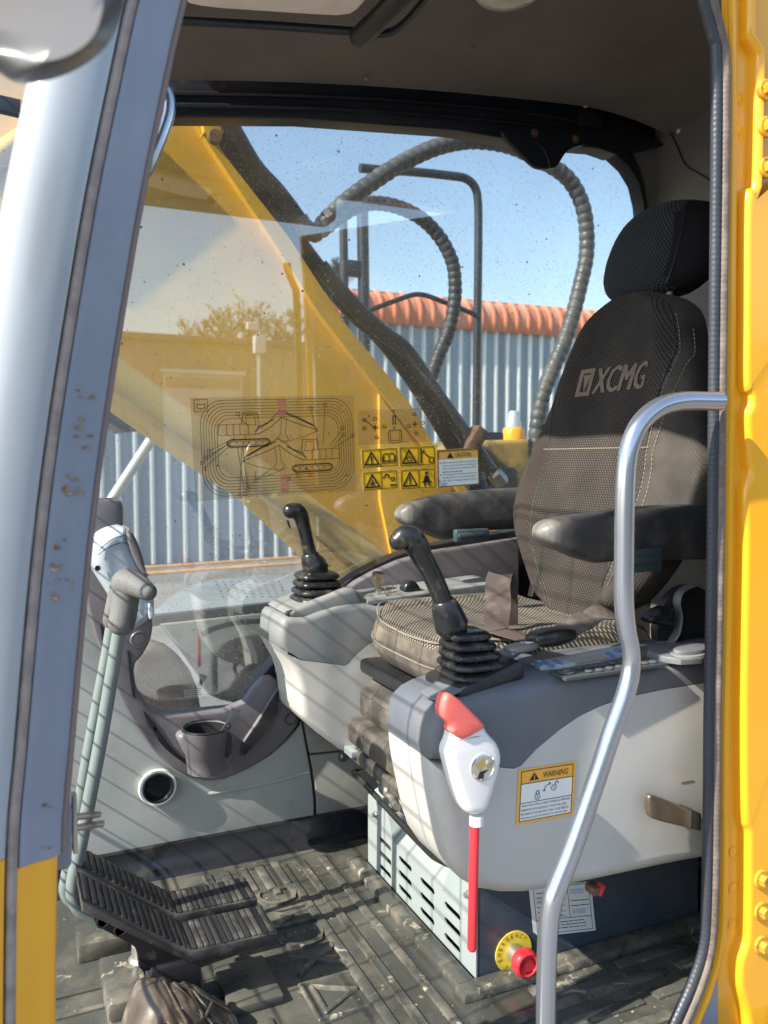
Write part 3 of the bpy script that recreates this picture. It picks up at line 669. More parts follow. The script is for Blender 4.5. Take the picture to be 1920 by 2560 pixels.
# flakes of mud on the ribs next to the pedestal
fk = MB()
for _ in range(120):
    X = rnd.choice((.607, .655, .712, .772, .55, .53)); y = rnd.gauss(1.5, .2) if X < .7 else rnd.uniform(1.3, 1.85)
    x = X+rnd.uniform(-.012, .012); h = .0068 if X < .77 else .0225
    if X < .6: h = .0062; x = X+rnd.uniform(-.05, .05)
    if not 1.14 < y < 1.93: continue
    n = 7; s = rnd.uniform(.002, .008); pts = [Vector((x+cos(k*2*pi/n)*s*rnd.uniform(.3, .9), y+sin(k*2*pi/n)*s*rnd.uniform(.6, 2.0), h)) for k in range(n)]
    fk.add(pts+[Vector((x, y, h+.0006))], [(k, (k+1) % n, n) for k in range(n)])
pass

# ------------------------------------------------------------------ seat pedestal
ped = thing('seat_pedestal', (1.05, 1.59, .0), 'pale steel seat pedestal box with rows of louvre slots in front and dark slate side', 'pedestal')
fp = [(.8, 1.85, .012), (.8, 1.85, .18), (.8, 1.735, .18), (.8, 1.703, .122), (.8, 1.47, .122), (.8, 1.425, .205), (.8, 1.333, .218), (.8, 1.333, .012)]
holes = []
for yc in (1.7485, 1.6415, 1.534, 1.4255):
    for zc in (.099, .066, .033):
        h = []
        for s, a0 in ((1, -pi/2), (-1, pi/2)):
            for k in range(6):
                a = a0+pi*k/5; h.append(Vector((.8, yc+s*.026+cos(a)*.0065, zc+sin(a)*.0065)))
        holes.append(h)
MB().slab(fp, .003, (-1, 0, 0), holes=holes).make('front_panel', M_boxf, ped, ang=30)
MB().box((.86, 1.59, .06), (.01, .46, .1)).make('inner_plate', M_blk, ped, ang=0)
MB().add([(.8, 1.735, .18), (.8, 1.47, .122), (.93, 1.47, .22), (.93, 1.735, .22), (.8, 1.703, .122), (.8, 1.425, .205), (.93, 1.425, .25), (.93, 1.85, .25), (.8, 1.85, .18)],
         [(4, 1, 2, 3), (1, 5, 6, 2), (0, 4, 3), (8, 0, 3, 7)]).make('top_plate', M_boxf, ped, ang=0)
MB().slab([(.803, 1.334, .012), (1.36, 1.334, .012), (1.36, 1.334, .24), (.93, 1.334, .25), (.803, 1.334, .218)], .004, (0, -1, 0)).make('side_panel', M_boxs, ped, ang=0)
MB().box((1.1, 1.60, .24), (.54, .5, .01)).make('lid', M_boxs, ped, ang=0)
MB().box((1.36, 1.60, .12), (.01, .5, .22)).make('back_panel', M_boxs, ped, ang=0)
bo = MB()
for y, z in ((1.80, .15), (1.36, .165)): bo.lathe([(.009, 0), (.009, -.003), (.006, -.004), (.006, -.010), (.001, -.010)], (.8, y, z), (1, 0, 0), 6)
bo.make('panel_bolt', M_steel, ped, ang=20)
bw = MB().slab([(1.0, 1.332, .0), (1.36, 1.332, .0), (1.36, 1.332, .04)], .02); bw.make('side_gusset', M_boxs, ped, ang=0)
MB().rbox((1.55, 1.42, .09), (.36, .35, .16), .03, 3).make('rear_bin', M_blkg, ped)

# paper label with two columns of print on the slate side
def lines(mb, fr, u0, v0, u1, v1, n, w, rnd, h=.0006):
    for k in range(n):
        v = v0+(v1-v0)*(k+.5)/n; u = u0
        while u < u1-.02:
            l_ = rnd.uniform(.03, .12); mb.strip([fr.p(u, v, h), fr.p(min(u+l_, u1), v, h)], w, fr.n); u += l_+.02
        if rnd.random() < .2: continue
pl = thing('paper_label', (1.0, 1.332, .06), 'white printed paper form pasted on the slate side of the seat pedestal', 'label')
fr = Fr((.918, 1.3325, .168), (1.069, 1.3325, .146), (.932, 1.3325, .062))
MB().slab([fr.p(0, 0), fr.p(1, 0), fr.p(1, 1), fr.p(.08, 1), fr.p(0, .9)], .0006).make('sheet', M_stwh, pl, ang=0)
ik = MB(); 
for seg in ([(.06, .03), (.95, .03), (.95, .95), (.06, .95), (.06, .03)], [(.06, .68), (.95, .68)], [(.6, .03), (.6, .68)]): ik.strip(fr.line(seg, .0005), .0008, fr.n)
rr = random.Random(5); lines(ik, fr, .1, .1, .5, .66, 6, .0013, rr); lines(ik, fr, .64, .3, .92, .5, 2, .0013, rr); lines(ik, fr, .15, .72, .85, .9, 3, .0013, rr)
for v in (.3, .42, .54, .64): ik.strip(fr.line([(.1, v), (.55, v)], .0005), .0004, fr.n)
ik.make('print', M_ink, pl, ang=0)
MB().slab(fr.rect(.64, .12, .86, .22, .0005), .0004).make('form_box', M_stgr, pl, ang=0)
MB().slab(fr.rect(.64, .52, .86, .62, .0005), .0004).make('form_box', M_stgr, pl, ang=0)

# emergency stop
es = thing('emergency_stop', (.882, 1.333, .04), 'red mushroom emergency stop button on a round yellow disc on the pedestal side', 'stop button')
ec = Vector((.884, 1.333, .045))
MB().lathe([(.041, .0), (.041, -.0018), (.001, -.0018)], ec, (0, 1, 0), 48).make('disc', M_disc, es)
MB().lathe([(.017, 0), (.017, -.008), (.0155, -.022), (.0155, -.03)], ec, (0, 1, 0), 32).make('collar', M_steel, es)
hd = MB().lathe([(.015, -.026), (.024, -.029), (.0265, -.034), (.0265, -.046), (.024, -.051), (.021, -.0525), (.019, -.0515), (.0185, -.0505), (.001, -.0505)], ec, (0, 1, 0), 40)
hd.make('button', M_red, es)
ar = MB()
for k in range(3):
    a0 = k*2.09; ar.strip([ec+Vector((.0135*cos(a0+t*.14), -.0507, .0135*sin(a0+t*.14))) for t in range(9)], .0022, (0, -1, 0), .0004)
ar.make('turn_arrow', mat('dark_red_mark', (.35, .02, .02), .5), es, ang=0)
tx = MB()
for i, chx in enumerate('EMERGENCY'):
    a = radians(196-i*19.5); c = ec+Vector((cos(a)*.0325, -.0022, sin(a)*.0325)); up = Vector((cos(a), 0, sin(a))); rt_ = Vector((sin(a), 0, -cos(a)))
    f_ = Fr(c-rt_*.0028+up*.0045, c+rt_*.0028+up*.0045, c-rt_*.0028-up*.0045); f_.n = Vector((0, -1, 0)); put_text(tx, chx, f_, 0, 0, 1, 1, .0002)
for i, chx in enumerate('STOP'):
    a = radians(-122+i*22); c = ec+Vector((cos(a)*.0325, -.0022, sin(a)*.0325)); up = Vector((-cos(a), 0, -sin(a))); rt_ = Vector((-sin(a), 0, cos(a)))
    f_ = Fr(c-rt_*.0028+up*.0045, c+rt_*.0028+up*.0045, c-rt_*.0028-up*.0045); f_.n = Vector((0, -1, 0)); put_text(tx, chx, f_, 0, 0, 1, 1, .0002)
tx.make('disc_lettering', M_ink, es, ang=0)

# ------------------------------------------------------------------ operator seat
seat = thing('operator_seat', (1.0, 1.58, .25), 'dusty black cloth operator seat with headrest, two armrests and folded suspension', 'seat')
SY = 1.58
HW = smooth_tab([(.655, .03), (.668, .09), (.70, .16), (.75, .215), (.81, .265), (.88, .305), (.94, .318), (1.0, .31), (1.07, .282), (1.14, .25), (1.20, .23), (1.28, .205), (1.34, .172), (1.38, .12), (1.405, .05)], 5)
def bx0(z): return 1.185+(z-.68)*.21+.05*max(0, (z-1.2))**1.5-.02*math.exp(-((z-.86)/.1)**2)
NB = 44
def back_pt(z, k, grow=0):
    hw = interp(HW, z)+grow; a = 2*pi*k/NB
    s, c = sin(a), cos(a)           # c>0: front side (-X)
    Y = SY+hw*(abs(s)**.8)*(1 if s > 0 else -1)
    e = min(1, hw/.16)
    u = (Y-SY)/max(hw, 1e-4)
    if c >= 0: X = bx0(z)+.05*(1-abs(c)**.55)-.022*e*math.exp(-((abs(u)-.74)/.17)**2)*c**.3 if c > 1e-6 else bx0(z)+.05
    else: X = bx0(z)+.05+.075*e*abs(c)**.5
    return Vector((X, Y, z-.018))
zs = [.655+.75*i/56 for i in range(57)]; DZ = -.018
bmb = MB(); rings = [[back_pt(z, k) for k in range(NB)] for z in zs]
bmb.loft(rings, True)
bmb.mi = []
for f in bmb.f:
    c = sum((bmb.v[i] for i in f), Vector())/len(f)+Vector((0, 0, .018)); hw = interp(HW, c.z); u = abs(c.y-SY)/max(hw, .01); front = c.x < bx0(c.z)+.045
    lim = .70 if c.z < 1.12 else .80
    edge = .57 if c.z < 1.03 else .57+(c.z-1.03)*1.5
    if not front: mi = 2
    elif u < min(edge, .9): mi = 0
    elif c.z < 1.16: mi = 1 if c.y > SY else 2
    else: mi = 2
    bmb.mi.append(mi)
uvb = lambda v: (v.y, v.z)
back = bmb.make('backrest', [M_fab, M_fabb, M_fabs], seat, ang=80, uv=uvb)
def on_back(y, z, h=.002):
    hw = interp(HW, z); u = min(.999, abs(y-SY)/hw)
    a = math.asin(min(1, u**1.25)); c = cos(a)
    X = bx0(z)+.05*(1-abs(c)**.55)-.022*min(1, hw/.16)*math.exp(-((u-.74)/.17)**2)*c**.3
    return Vector((X-h, y, z-.018))
def seam_u(us, z0, z1, sgn, r=.0016, name='seam', m=M_blk, n=40, h=.0005):
    pts = []
    for i in range(n+1):
        z = z0+(z1-z0)*i/n; u = us(z) if callable(us) else us
        pts.append(on_back(SY+sgn*u*interp(HW, z), z, h))
    MB().tube(pts, r, 6).make(name, m, back)
ue = lambda z: min(.9, .57 if z < 1.03 else .57+(z-1.03)*1.5)
seam_u(ue, .74, 1.33, 1); seam_u(ue, .74, 1.33, -1)
def stitches(us, z0, z1, sgn, name='stitching'):
    mb = MB(); z = z0
    while z < z1:
        a, b = [on_back(SY+sgn*(us(q))*interp(HW, q), q, .0012) for q in (z, z+.006)]; mb.tube([a, b], .0011, 5); z += .0095
    mb.make(name, M_stitch, back)
stitches(lambda z: ue(z)+.035, .75, 1.33, -1); stitches(lambda z: ue(z)+.12, .75, 1.30, -1)
hz = [on_back(SY+y*.01, 1.045, .0008) for y in range(-19, 20)]
MB().tube(hz, .0012, 6).make('seam', M_stitch, back)
# printed logo on the backrest
lg = MB()
def lmap(u, v): return on_back(1.695-.25*u, 1.238-.066*v, .0022)
def lquad(pts, n=6):
    lg.add([lmap(u, v) for u, v in pts], [t for t in tessellate_polygon([[Vector((u, v, 0)) for u, v in pts]])])
def lgrid(u0, v0, u1, v1, n=8, sl=0):
    vs = []; 
    for i in range(n+1):
        for j in range(3): vs.append(lmap(u0+(u1-u0)*i/n-sl*(v0+(v1-v0)*j/2), v0+(v1-v0)*j/2))
    lg.add(vs, [(i*3+j, i*3+j+1, i*3+j+4, i*3+j+3) for i in range(n) for j in range(2)])
# emblem: frame with an open inverted triangle
for a in ((.03, 0, .25, .16), (.03, .84, .25, 1), (.03, .16, .085, .84), (.195, .16, .25, .84)): lgrid(*a, n=3, sl=.03)
lquad([(.085, .22), (.198, .22), (.125, .88)]); 
for du in (-.012, -.006, 0, .006, .012): put_text(lg, 'XCMG', None, .285+du, .04, .985+du, .96, map2=lambda u, v, d_=du: lmap(u, v)+Vector((-.0002*(d_*100+2), 0, 0)), slant=.06)
lg.make('printed_logo', M_logo, back, ang=0)
for s in (-1, 1):
    w = MB(); vs, fs = text_geo('XCMG')
# headrest
hr = MB(); rg = []
for i in range(25):
    t = -1+2*i/24; z = 1.49+.118*t; q = (1-abs(t)**3.2)**.36 if abs(t) < 1 else .05
    q = max(q, .12); cx = 1.43+.03*t; hwid = (.168 if t < 0 else .168-.03*t)*q; hd_ = .062*q
    if t < -.4: hwid *= 1-.12*(-.4-t)
    ring = []
    for k in range(36):
        a = 2*pi*k/36; s, c = sin(a), cos(a)
        ring.append(Vector((cx-hd_*(abs(c)**.7)*(1 if c > 0 else -1)+.035*(abs(s)**3), SY+.0+hwid*(abs(s)**.62)*(1 if s > 0 else -1), z-.018*(s if s < 0 else 0)*0)))
    rg.append(ring)
hr.loft(rg)
hr.mi = []
for f in hr.f:
    c = sum((hr.v[i] for i in f), Vector())/len(f); hr.mi.append(0 if c.y > SY-.10 else 1)
head = hr.make('headrest', [M_fabd, mat('headrest_side_cloth', (.012, .012, .014), .9, spec=.15)], seat, ang=80, uv=uvb)
st = MB()
for y in (1.50, 1.68): st.tube([(1.40, y, 1.36), (1.40, y, 1.42)], .008, 10)
st.rbox((1.40, 1.60, 1.385), (.03, .16, .05), .008).make('headrest_stem', M_rear, seat)
sm = [Vector((1.43+.03*t-.045, SY-.105-.02*(1-t*t), 1.49+.118*t)) for t in [-.8+.1*k for k in range(16)]]
MB().tube(sm, .0012, 6).make('seam', M_blk, head)
# cushion
cu = MB(); rg = []; NC = 64
def cpt(a, sc, z, drop=0):
    s, c = sin(a), cos(a); ex = .5
    x = 1.005+.24*sc*(abs(c)**ex)*(1 if c > 0 else -1); y = SY+.015+.262*sc*(abs(s)**ex)*(1 if s > 0 else -1)
    return x, y
def ctop(x, y):
    u = abs(y-SY-.015)/.26; z = .652+.014*math.exp(-((u-.8)/.15)**2)-.006*math.exp(-(u/.4)**2)
    fx = max(0, (.86-x)/.12); z -= .030*fx*fx
    return z-.02*max(0, (x-1.1))
prof = [(.88, .54), (.94, .546), (.985, .566), (1.0, .59), (.99, .615), (.965, .636), (.93, .648)]
for sc, z in prof:
    ring = []
    for k in range(NC):
        x, y = cpt(2*pi*k/NC, sc, z); f = max(0, (.86-x)/.12); zz = z-(.03*f*f if z > .58 else 0)+((z-.55)/.1)*(.014*math.exp(-((abs(y-SY-.015)/.26-.9)/.15)**2) if z > .6 else 0)
        ring.append(Vector((x, y, zz)))
    rg.append(ring)
for sc in (.86, .76, .64, .5, .35, .2, .07):
    rg.append([Vector((*cpt(2*pi*k/NC, sc, 0), ctop(*cpt(2*pi*k/NC, sc, 0)))) for k in range(NC)])
cu.loft(rg); cu.mi = []
for f in cu.f:
    c = sum((cu.v[i] for i in f), Vector())/len(f); cu.mi.append(0 if c.z > .62 else 1)
cush = cu.make('cushion', [M_fabc, mat('cushion_side_cloth', (.06, .051, .04), .9, var=.4, vs=14, dirt=(.2, .17, .125), da=.42, ds=10, dw=.2, bump=.4, bs=300)], seat, ang=80, uv=lambda v: (v.x*.8+v.z*.5, v.y))
smp = []
for k in range(NC+1):
    a = 2*pi*k/NC; x, y = cpt(a, .958, 0)
    if x < 1.1: smp.append((x, y, a))
smp.sort(key=lambda q: q[1])
pts = [Vector((x, y, ctop(x, y)-.002)) for x, y, a in smp if x < 1.0]
MB().tube(pts, .0022, 6).make('stitching', M_stitch, cush)
pts = [Vector((1.005+(x-1.005)/.958*1.003, SY+.015+(y-SY-.015)/.958*1.003, .600-.03*max(0, (.86-x)/.12)**2)) for x, y, a in smp if x < 1.0]
MB().tube(pts, .002, 6).make('stitching', M_stitch, cush)
MB().rbox((.98, SY+.015, .515), (.44, .44, .035), .012).make('cushion_pan', M_blk, seat)
# folded suspension cover under the cushion
def fold(zc, h, x0, x1, y0, y1, m, nm='suspension_fold', r=.014):
    MB().rbox(((x0+x1)/2, (y0+y1)/2, zc), (x1-x0, y1-y0, h), r, 3).make(nm, m, seat)
fold(.418, .062, .768, 1.2, 1.345, 1.835, M_vinyl)
fold(.352, .062, .742, 1.2, 1.335, 1.850, M_vinyl)
fold(.292, .036, .752, 1.2, 1.330, 1.840, M_vinyl, r=.010)
fold(.25, .05, .84, 1.2, 1.36, 1.82, M_blk, 'suspension_frame')
fl = MB().slab([(.765, 1.82, .448), (.765, 1.36, .448), (.815, 1.36, .50), (.815, 1.80, .50)], .006, (-.7, 0, .7)); fl.make('cover_flap', M_vinyl, seat)
MB().tube(spline([(1.05, 1.80, .508), (.84, 1.80, .506), (.80, 1.785, .503), (.795, 1.75, .500), (.795, 1.40, .490), (.80, 1.36, .49)], 6), .0085, 10).make('height_bar', M_blkg, seat)
MB().rbox((.835, 1.80, .523), (.05, .05, .022), .004).make('slide_rail', M_rust, seat)
MB().rbox((.89, 1.6, .500), (.10, .40, .012), .004).make('slide_plate', M_rust, seat)
MB().tube(spline([(.90, 1.79, .262), (.76, 1.80, .268), (.735, 1.78, .268), (.735, 1.74, .266), (.735, 1.45, .245), (.738, 1.36, .245), (.76, 1.28, .262), (.86, 1.26, .27)], 7), .0068, 10).make('slide_handle', mat('handle_steel_black', (.045, .045, .04), .25, metal=.5, dirt=(.15, .13, .1), da=.36, ds=30), seat)
MB().lathe([(.016, -.02), (.019, -.016), (.019, .016), (.016, .02)], (.775, 1.675, .262), (0, 1, 0), 20).rbox((.79, 1.71, .268), (.04, .05, .022), .004).lathe([(.010, -.03), (.010, .03)], (.77, 1.635, .248), (.3, 1, 0), 14).make('adjuster', M_steel, seat)
MB().rbox((.755, 1.835, .300), (.03, .05, .016), .002).make('adjuster_tab', M_boxf, seat)
pn = MB().rbox((.80, 1.43, .225), (.006, .16, .05), .002).make('adjuster_plate', M_steel, seat)
for y, m in ((1.485, M_rust), (1.455, M_styel), (1.42, M_blkg), (1.385, M_rust)):
    MB().lathe([(.013, .0), (.013, -.005), (.007, -.007), (.001, -.007)], (.797, y, .228), (1, 0, 0), 16).make('adjuster_knob', m, pn)
# armrests
def armrest(Yc, tab, w, nm, lab):
    rg = []
    for X, zt, zb, ws in tab:
        zc, hh = (zt+zb)/2, (zt-zb)/2; ring = []
        for k in range(24):
            a = 2*pi*k/24; s, c = sin(a), cos(a)
            ring.append(Vector((X, Yc+w*ws*(abs(c)**.6)*(1 if c > 0 else -1), zc+hh*(abs(s)**.6)*(1 if s > 0 else -1))))
        rg.append(ring)
    # smooth along the length
    out = []
    for i in range(len(rg)-1):
        for t in (0, .25, .5, .75):
            out.append([rg[i][k].lerp(rg[i+1][k], t) for k in range(24)])
    out.append(rg[-1])
    ab = MB().loft(out); x0_, x1_ = tab[0][0], tab[-1][0]; ab.mi = []
    for f in ab.f:
        c = sum((ab.v[i] for i in f), Vector())/len(f); ab.mi.append(0)
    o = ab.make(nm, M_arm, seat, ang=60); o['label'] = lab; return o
def armtab(Y, top, bot):
    tab = []
    tt = [(P(*p, Y=Y).x, P(*p, Y=Y).z) for p in top]; bb = [(P(*p, Y=Y).x, P(*p, Y=Y).z) for p in bot]
    x0 = tt[0][0]; x1 = tt[-1][0]
    for i in range(17):
        t = (0, .004, .012, .025, .045, .07, .1, .15, .2, .27, .35, .45, .55, .65, .75, .87, 1)[i]; X = x0+(x1-x0)*t; e_ = min(1, t/.075); f_ = max(.12, math.sqrt(1-(1-e_)**2))
        a_, b_2 = interp(tt, X), interp(bb, X); m_ = (a_+b_2)/2; tab.append((X, m_+(a_-m_)*f_, m_+(b_2-m_)*f_, f_))
    return tab
aT = [(1003, 1273), (1012, 1266), (1050, 1252), (1110, 1236), (1200, 1226), (1290, 1221), (1400, 1216)]
aB = [(1003, 1310), (1020, 1315), (1060, 1328), (1095, 1345), (1125, 1356), (1150, 1350), (1200, 1330), (1290, 1325), (1400, 1320)]
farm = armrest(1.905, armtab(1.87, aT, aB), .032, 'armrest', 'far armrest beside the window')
nT = [(1362, 1312), (1372, 1306), (1400, 1300), (1480, 1285), (1600, 1268), (1760, 1260), (1850, 1258)]
nB = [(1362, 1362), (1380, 1367), (1430, 1385), (1480, 1408), (1510, 1412), (1560, 1405), (1640, 1404), (1760, 1402), (1850, 1400)]
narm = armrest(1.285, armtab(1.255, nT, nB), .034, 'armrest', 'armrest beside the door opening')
MB().rbox(P(1178, 1338, Y=1.862), (.10, .02, .033), .005, 3).rbox(P(1178, 1338, Y=1.850), (.075, .008, .012), .003).make('adjuster_block', M_teal, farm)
MB().rbox(P(1605, 1400, Y=1.248), (.085, .02, .045), .005, 3).rbox(P(1605, 1400, Y=1.236), (.06, .008, .014), .003).make('adjuster_block', M_teal, narm)
# hinge side of the seat
MB().lathe([(.001, -.02), (.06, -.018), (.085, -.004), (.088, .012)], (1.29, 1.31, .655), (0, 1, 0), 32).make('hinge_cover', M_blk, seat)
MB().slab(chaikin(PY(1.27, cD((1195, 440), (1300, 370), (1375, 380), (1360, 520), (1290, 500), (1200, 480))), 1), .03, r=.006).make('recline_lever', M_blkg, seat)
sp = spline(PY(1.285, cD((1500, 215), (1400, 260), (1370, 330), (1385, 430), (1370, 530), (1330, 600), (1290, 640))), 6)
MB().tube(sp, .011, 8, flat=.35, up=(1, 0, 0)).make('recline_strap', mat('grey_strap', (.10, .10, .10), .5), seat)
MB().slab(PY(1.84, cD((440, 110), (400, 300), (520, 320), (640, 350), (520, 230))), .02, r=.004).make('hinge_bracket', M_blk, seat)
MB().tube(spline([(1.19, 1.62, .652), (1.185, 1.5, .650), (1.18, 1.40, .651)], 5), .0025, 8).make('gap_edge', M_rear, seat)

# ------------------------------------------------------------------ seat belt
belt = thing('seat_belt', (.93, 1.5, .655), 'brown webbing lap belt with black buckle lying across the seat cushion', 'seat belt')
def web(path, w, wd, nm, th=.0018):
    rg = []
    path = [Vector(p) for p in path]
    for i, p in enumerate(path):
        t = (path[min(i+1, len(path)-1)]-path[max(i-1, 0)]).normalized(); a = Vector(wd[i] if isinstance(wd, list) else wd); a = (a-t*a.dot(t)).normalized()*w/2; n = t.cross(a).normalized()*th/2
        rg.append([p-a-n, p+a-n, p+a+n, p-a+n])
    MB().loft(rg).make(nm, M_belt, belt, ang=30)
b0 = P(1240, 1578, Z=.668); b1_ = P(1255, 1445, X=b0.x+.05)
web(spline([b0+Vector((.03, -.12, -.002)), b0+Vector((.004, -.03, .002)), b0+Vector((0, 0, .006)), b0+Vector((.012, .012, .05)), b1_+Vector((-.01, 0, -.01)), b1_+Vector((.006, .012, .002)), b1_+Vector((.028, .03, -.03)), b1_+Vector((.05, .06, -.115))], 5), .05, (1, -.35, 0), 'webbing')
bc = P(1378, 1592, Z=.685)
Rz = Matrix.Rotation(radians(12), 3, 'Z') @ Matrix.Rotation(radians(-4), 3, 'X')
bk_ = MB(); rg = []
for t, w, h in ((-.052, .010, .006), (-.047, .019, .011), (-.03, .0235, .015), (0, .025, .0165), (.03, .0235, .015), (.045, .019, .012), (.05, .011, .007)):
    rg.append([bc+Rz@Vector((t, w*(abs(cos(a))**.6)*(1 if cos(a) > 0 else -1), h*(abs(sin(a))**.6)*(1 if sin(a) > 0 else -1))) for a in [2*pi*k/20 for k in range(20)]])
bk_.loft(rg).make('buckle', M_joy, belt, ang=60)
tg = MB(); rg = []
for t, w, h in ((-.112, .008, .003), (-.105, .016, .006), (-.08, .019, .008), (-.06, .017, .007), (-.048, .012, .005)):
    rg.append([bc+Rz@Vector((t, w*(abs(cos(a))**.6)*(1 if cos(a) > 0 else -1)-.003, -.008+h*(abs(sin(a))**.6)*(1 if sin(a) > 0 else -1))) for a in [2*pi*k/16 for k in range(16)]])
tg.loft(rg).make('tongue', M_arm, belt, ang=60)
MB().rbox(bc+Rz@Vector((-.066, -.004, -.002)), (.022, .018, .006), .002, rot=Rz).make('tongue_plate', M_chrome, belt)
web(spline([bc+Rz@Vector((.03, 0, .004)), bc+Rz@Vector((.07, .006, .010)), bc+Rz@Vector((.13, .02, .018)), bc+Rz@Vector((.20, .03, .02)), bc+Rz@Vector((.29, .01, -.03))], 5), .042, [(0, 1, .5+.2*math.sin(i)) for i in range(30)], 'webbing')
# ------------------------------------------------------------------ control consoles
def XZ(Y, pts): return [Vector((a, Y, b)) for a, b in pts]
nc = thing('control_console', (.95, 1.24, .25), 'white and slate control console nearer the door opening, with switch panel and warning sticker', 'console', 'control consoles')
YN = 1.15
bnd = PY(YN, [(1115, 1895), (1200, 1912), (1285, 1920), (1303, 1912), (1340, 1872), (1400, 1822), (1450, 1788), (1500, 1764), (1560, 1743), (1660, 1722), (1760, 1706)])+[Vector((1.36, YN, .578))]
up_ = XZ(YN, [(1.36, .632), (1.1, .634), (.95, .634), (.84, .633), (.79, .63), (.75, .626), (.70, .618), (.66, .610), (.638, .602), (.620, .588), (.612, .565), (.609, .54)])
bnd[0] = Vector((.612, YN, .522))
mk = [0]*len(bnd)+[0]+[1]*(len(up_)-1); mk[0] = 1
MB().slab(bnd+up_, .19, r=.026, seg=5, mask=mk, rback=.02).make('console_shell', M_cslate, nc, ang=55)
lo_ = XZ(YN, [(1.36, .238), (1.1, .248), (.95, .253), (.86, .257), (.79, .263), (.745, .273), (.705, .288), (.672, .312), (.650, .345), (.638, .38), (.629, .42), (.620, .46), (.614, .495)])
bn2 = [p+Vector((0, 0, -.0015)) for p in bnd]
mk = [0]*len(bn2)+[0]+[1]*(len(lo_)-1); mk[0] = 1
MB().slab(bn2+lo_, .19, r=.030, seg=6, mask=mk, rback=.02).make('console_body', M_white, nc, ang=55)
# recess line on the slate shell behind the lock lever
dp = P(*cB((1290, 960))[0], Y=YN)
# joystick plate
pt = [P(*c, Z=z) for c, z in zip(cv(960, 1200, .5787, [(150, 905), (185, 935), (255, 952), (600, 745), (560, 728), (500, 722)]), (.612, .612, .616, .664, .664, .660))]
up4 = (pt[2]-pt[0]).cross(pt[3]-pt[2]).normalized(); up4 = up4 if up4.z > 0 else -up4
MB().slab(chaikin(pt, 1), .004, up4, r=.001).make('joystick_plate', mat('plate_grey', (.13, .145, .16), .4, var=.05, dirt=(.2, .2, .19), da=.38, ds=12), nc)
MB().rbox((.735, 1.24, .628), (.13, .13, .035), .01, rot=Matrix.Rotation(radians(-18), 3, 'Y')).make('joystick_socket', M_blk, nc)
# raised nub behind the plate
# switch panels on the console top
def TZ(pts, z): return [P(a, b, Z=z) for a, b in pts]
scr = MB().slab(chaikin(TZ(cD((395, 735), (480, 775), (960, 705), (1110, 622), (950, 625), (520, 712)), .640), 1), .008, (0, 0, 1), r=.002).make('display_panel', mat('display_panel_grey', (.38, .40, .40), .4), nc)
MB().slab(TZ(cD((625, 728), (700, 742), (915, 706), (850, 682)), .6415), .002, (0, 0, 1)).make('display_screen', M_screen, scr, ang=0)
for q in (((400, 735), (445, 762), (480, 750), (435, 728)), ((455, 725), (495, 750), (525, 742), (480, 718)), ((500, 755), (530, 764), (560, 756), (528, 745)), ((530, 720), (590, 750), (612, 742), (560, 712)), ((880, 675), (930, 700), (965, 690), (915, 662)), ((935, 655), (985, 675), (1010, 655), (965, 640))):
    MB().slab(chaikin(TZ(cD(*q), .6418), 1), .002, (0, 0, 1)).make('display_button', M_blue, scr, ang=0)
sw = MB().slab(TZ(cD((520, 792), (630, 842), (1310, 742), (1130, 690)), .639), .006, (0, 0, 1), r=.002).make('switch_panel', mat('switch_panel_dark', (.05, .057, .062), .45), nc)
for q in ((715, 776), (770, 770), (820, 763), (885, 752), (940, 744), (780, 798), (850, 790), (920, 778), (985, 768), (1105, 752), (1155, 744), (1210, 736), (1000, 735)):
    MB().lathe([(.0072, 0), (.0072, .0015), (.0055, .0025), (.001, .0018)], P(*cD(q)[0], Z=.640), (0, 0, 1), 16).make('switch_button', mat('switch_button_grey', (.085, .09, .09), .45) if 'sbm' not in globals() else sbm, sw); sbm = bpy.data.materials['switch_button_grey']
kn = P(*cD((632, 805))[0], Z=.640); MB().lathe([(.014, 0), (.014, .002), (.011, .003), (.010, .0015), (.008, .002), (.008, .006), (.001, .006)], kn, (0, 0, 1), 24).make('switch_knob', sbm, sw)
tr_ = TZ(cD((1120, 640), (1330, 715), (1600, 700), (1600, 600), (1400, 597)), .645)
tray = MB().slab(chaikin(tr_, 1), .012, (0, 0, 1), r=.004).make('cup_tray', M_cslate, nc)
MB().slab(chaikin(TZ(cD((1300, 655), (1370, 708), (1570, 695), (1580, 640), (1440, 618)), .6462), 2), .004, (0, 0, 1)).make('tray_well', mat('tray_well_grey', (.22, .24, .22), .4), tray)
MB().slab(chaikin(TZ(cD((1330, 640), (1370, 665), (1580, 650), (1580, 612), (1440, 605)), .655), 2), .014, (0, 0, 1), r=.004).make('tray_wall', M_cslate, tray)
# pull handle on the outside of the console
MB().slab(chaikin(PY(1.118, c8((1143, 240), (1150, 222), (1165, 220), (1330, 288), (1372, 305), (1370, 378), (1330, 368), (1170, 330), (1148, 310))), 1), .012, r=.004).make('pull_handle', mat('worn_dark_steel', (.20, .16, .12), .28, metal=.7, var=.2), nc)
MB().slab(PY(1.117, c8((1328, 285), (1374, 303), (1372, 378), (1326, 366))), .03, r=.003).make('handle_grip', M_blk, nc)
mk_ = MB()
for a, b in (((1285, 168), (1335, 158)),): mk_.strip(PY(1.1495, c8(a, b)), .0022, (0, -1, 0))
mk_.make('scuff', M_rust, nc, ang=0)
MB().rbox(P(*c8((905, 625))[0], Y=1.25), (.02, .03, .016), .003).make('hanging_connector', M_rust, nc)
MB().rbox(P(*c8((925, 628))[0], Y=1.24)+Vector((.004, 0, 0)), (.006, .02, .022), .002, rot=Matrix.Rotation(.5, 3, 'Y')).make('red_tag', M_red, nc)

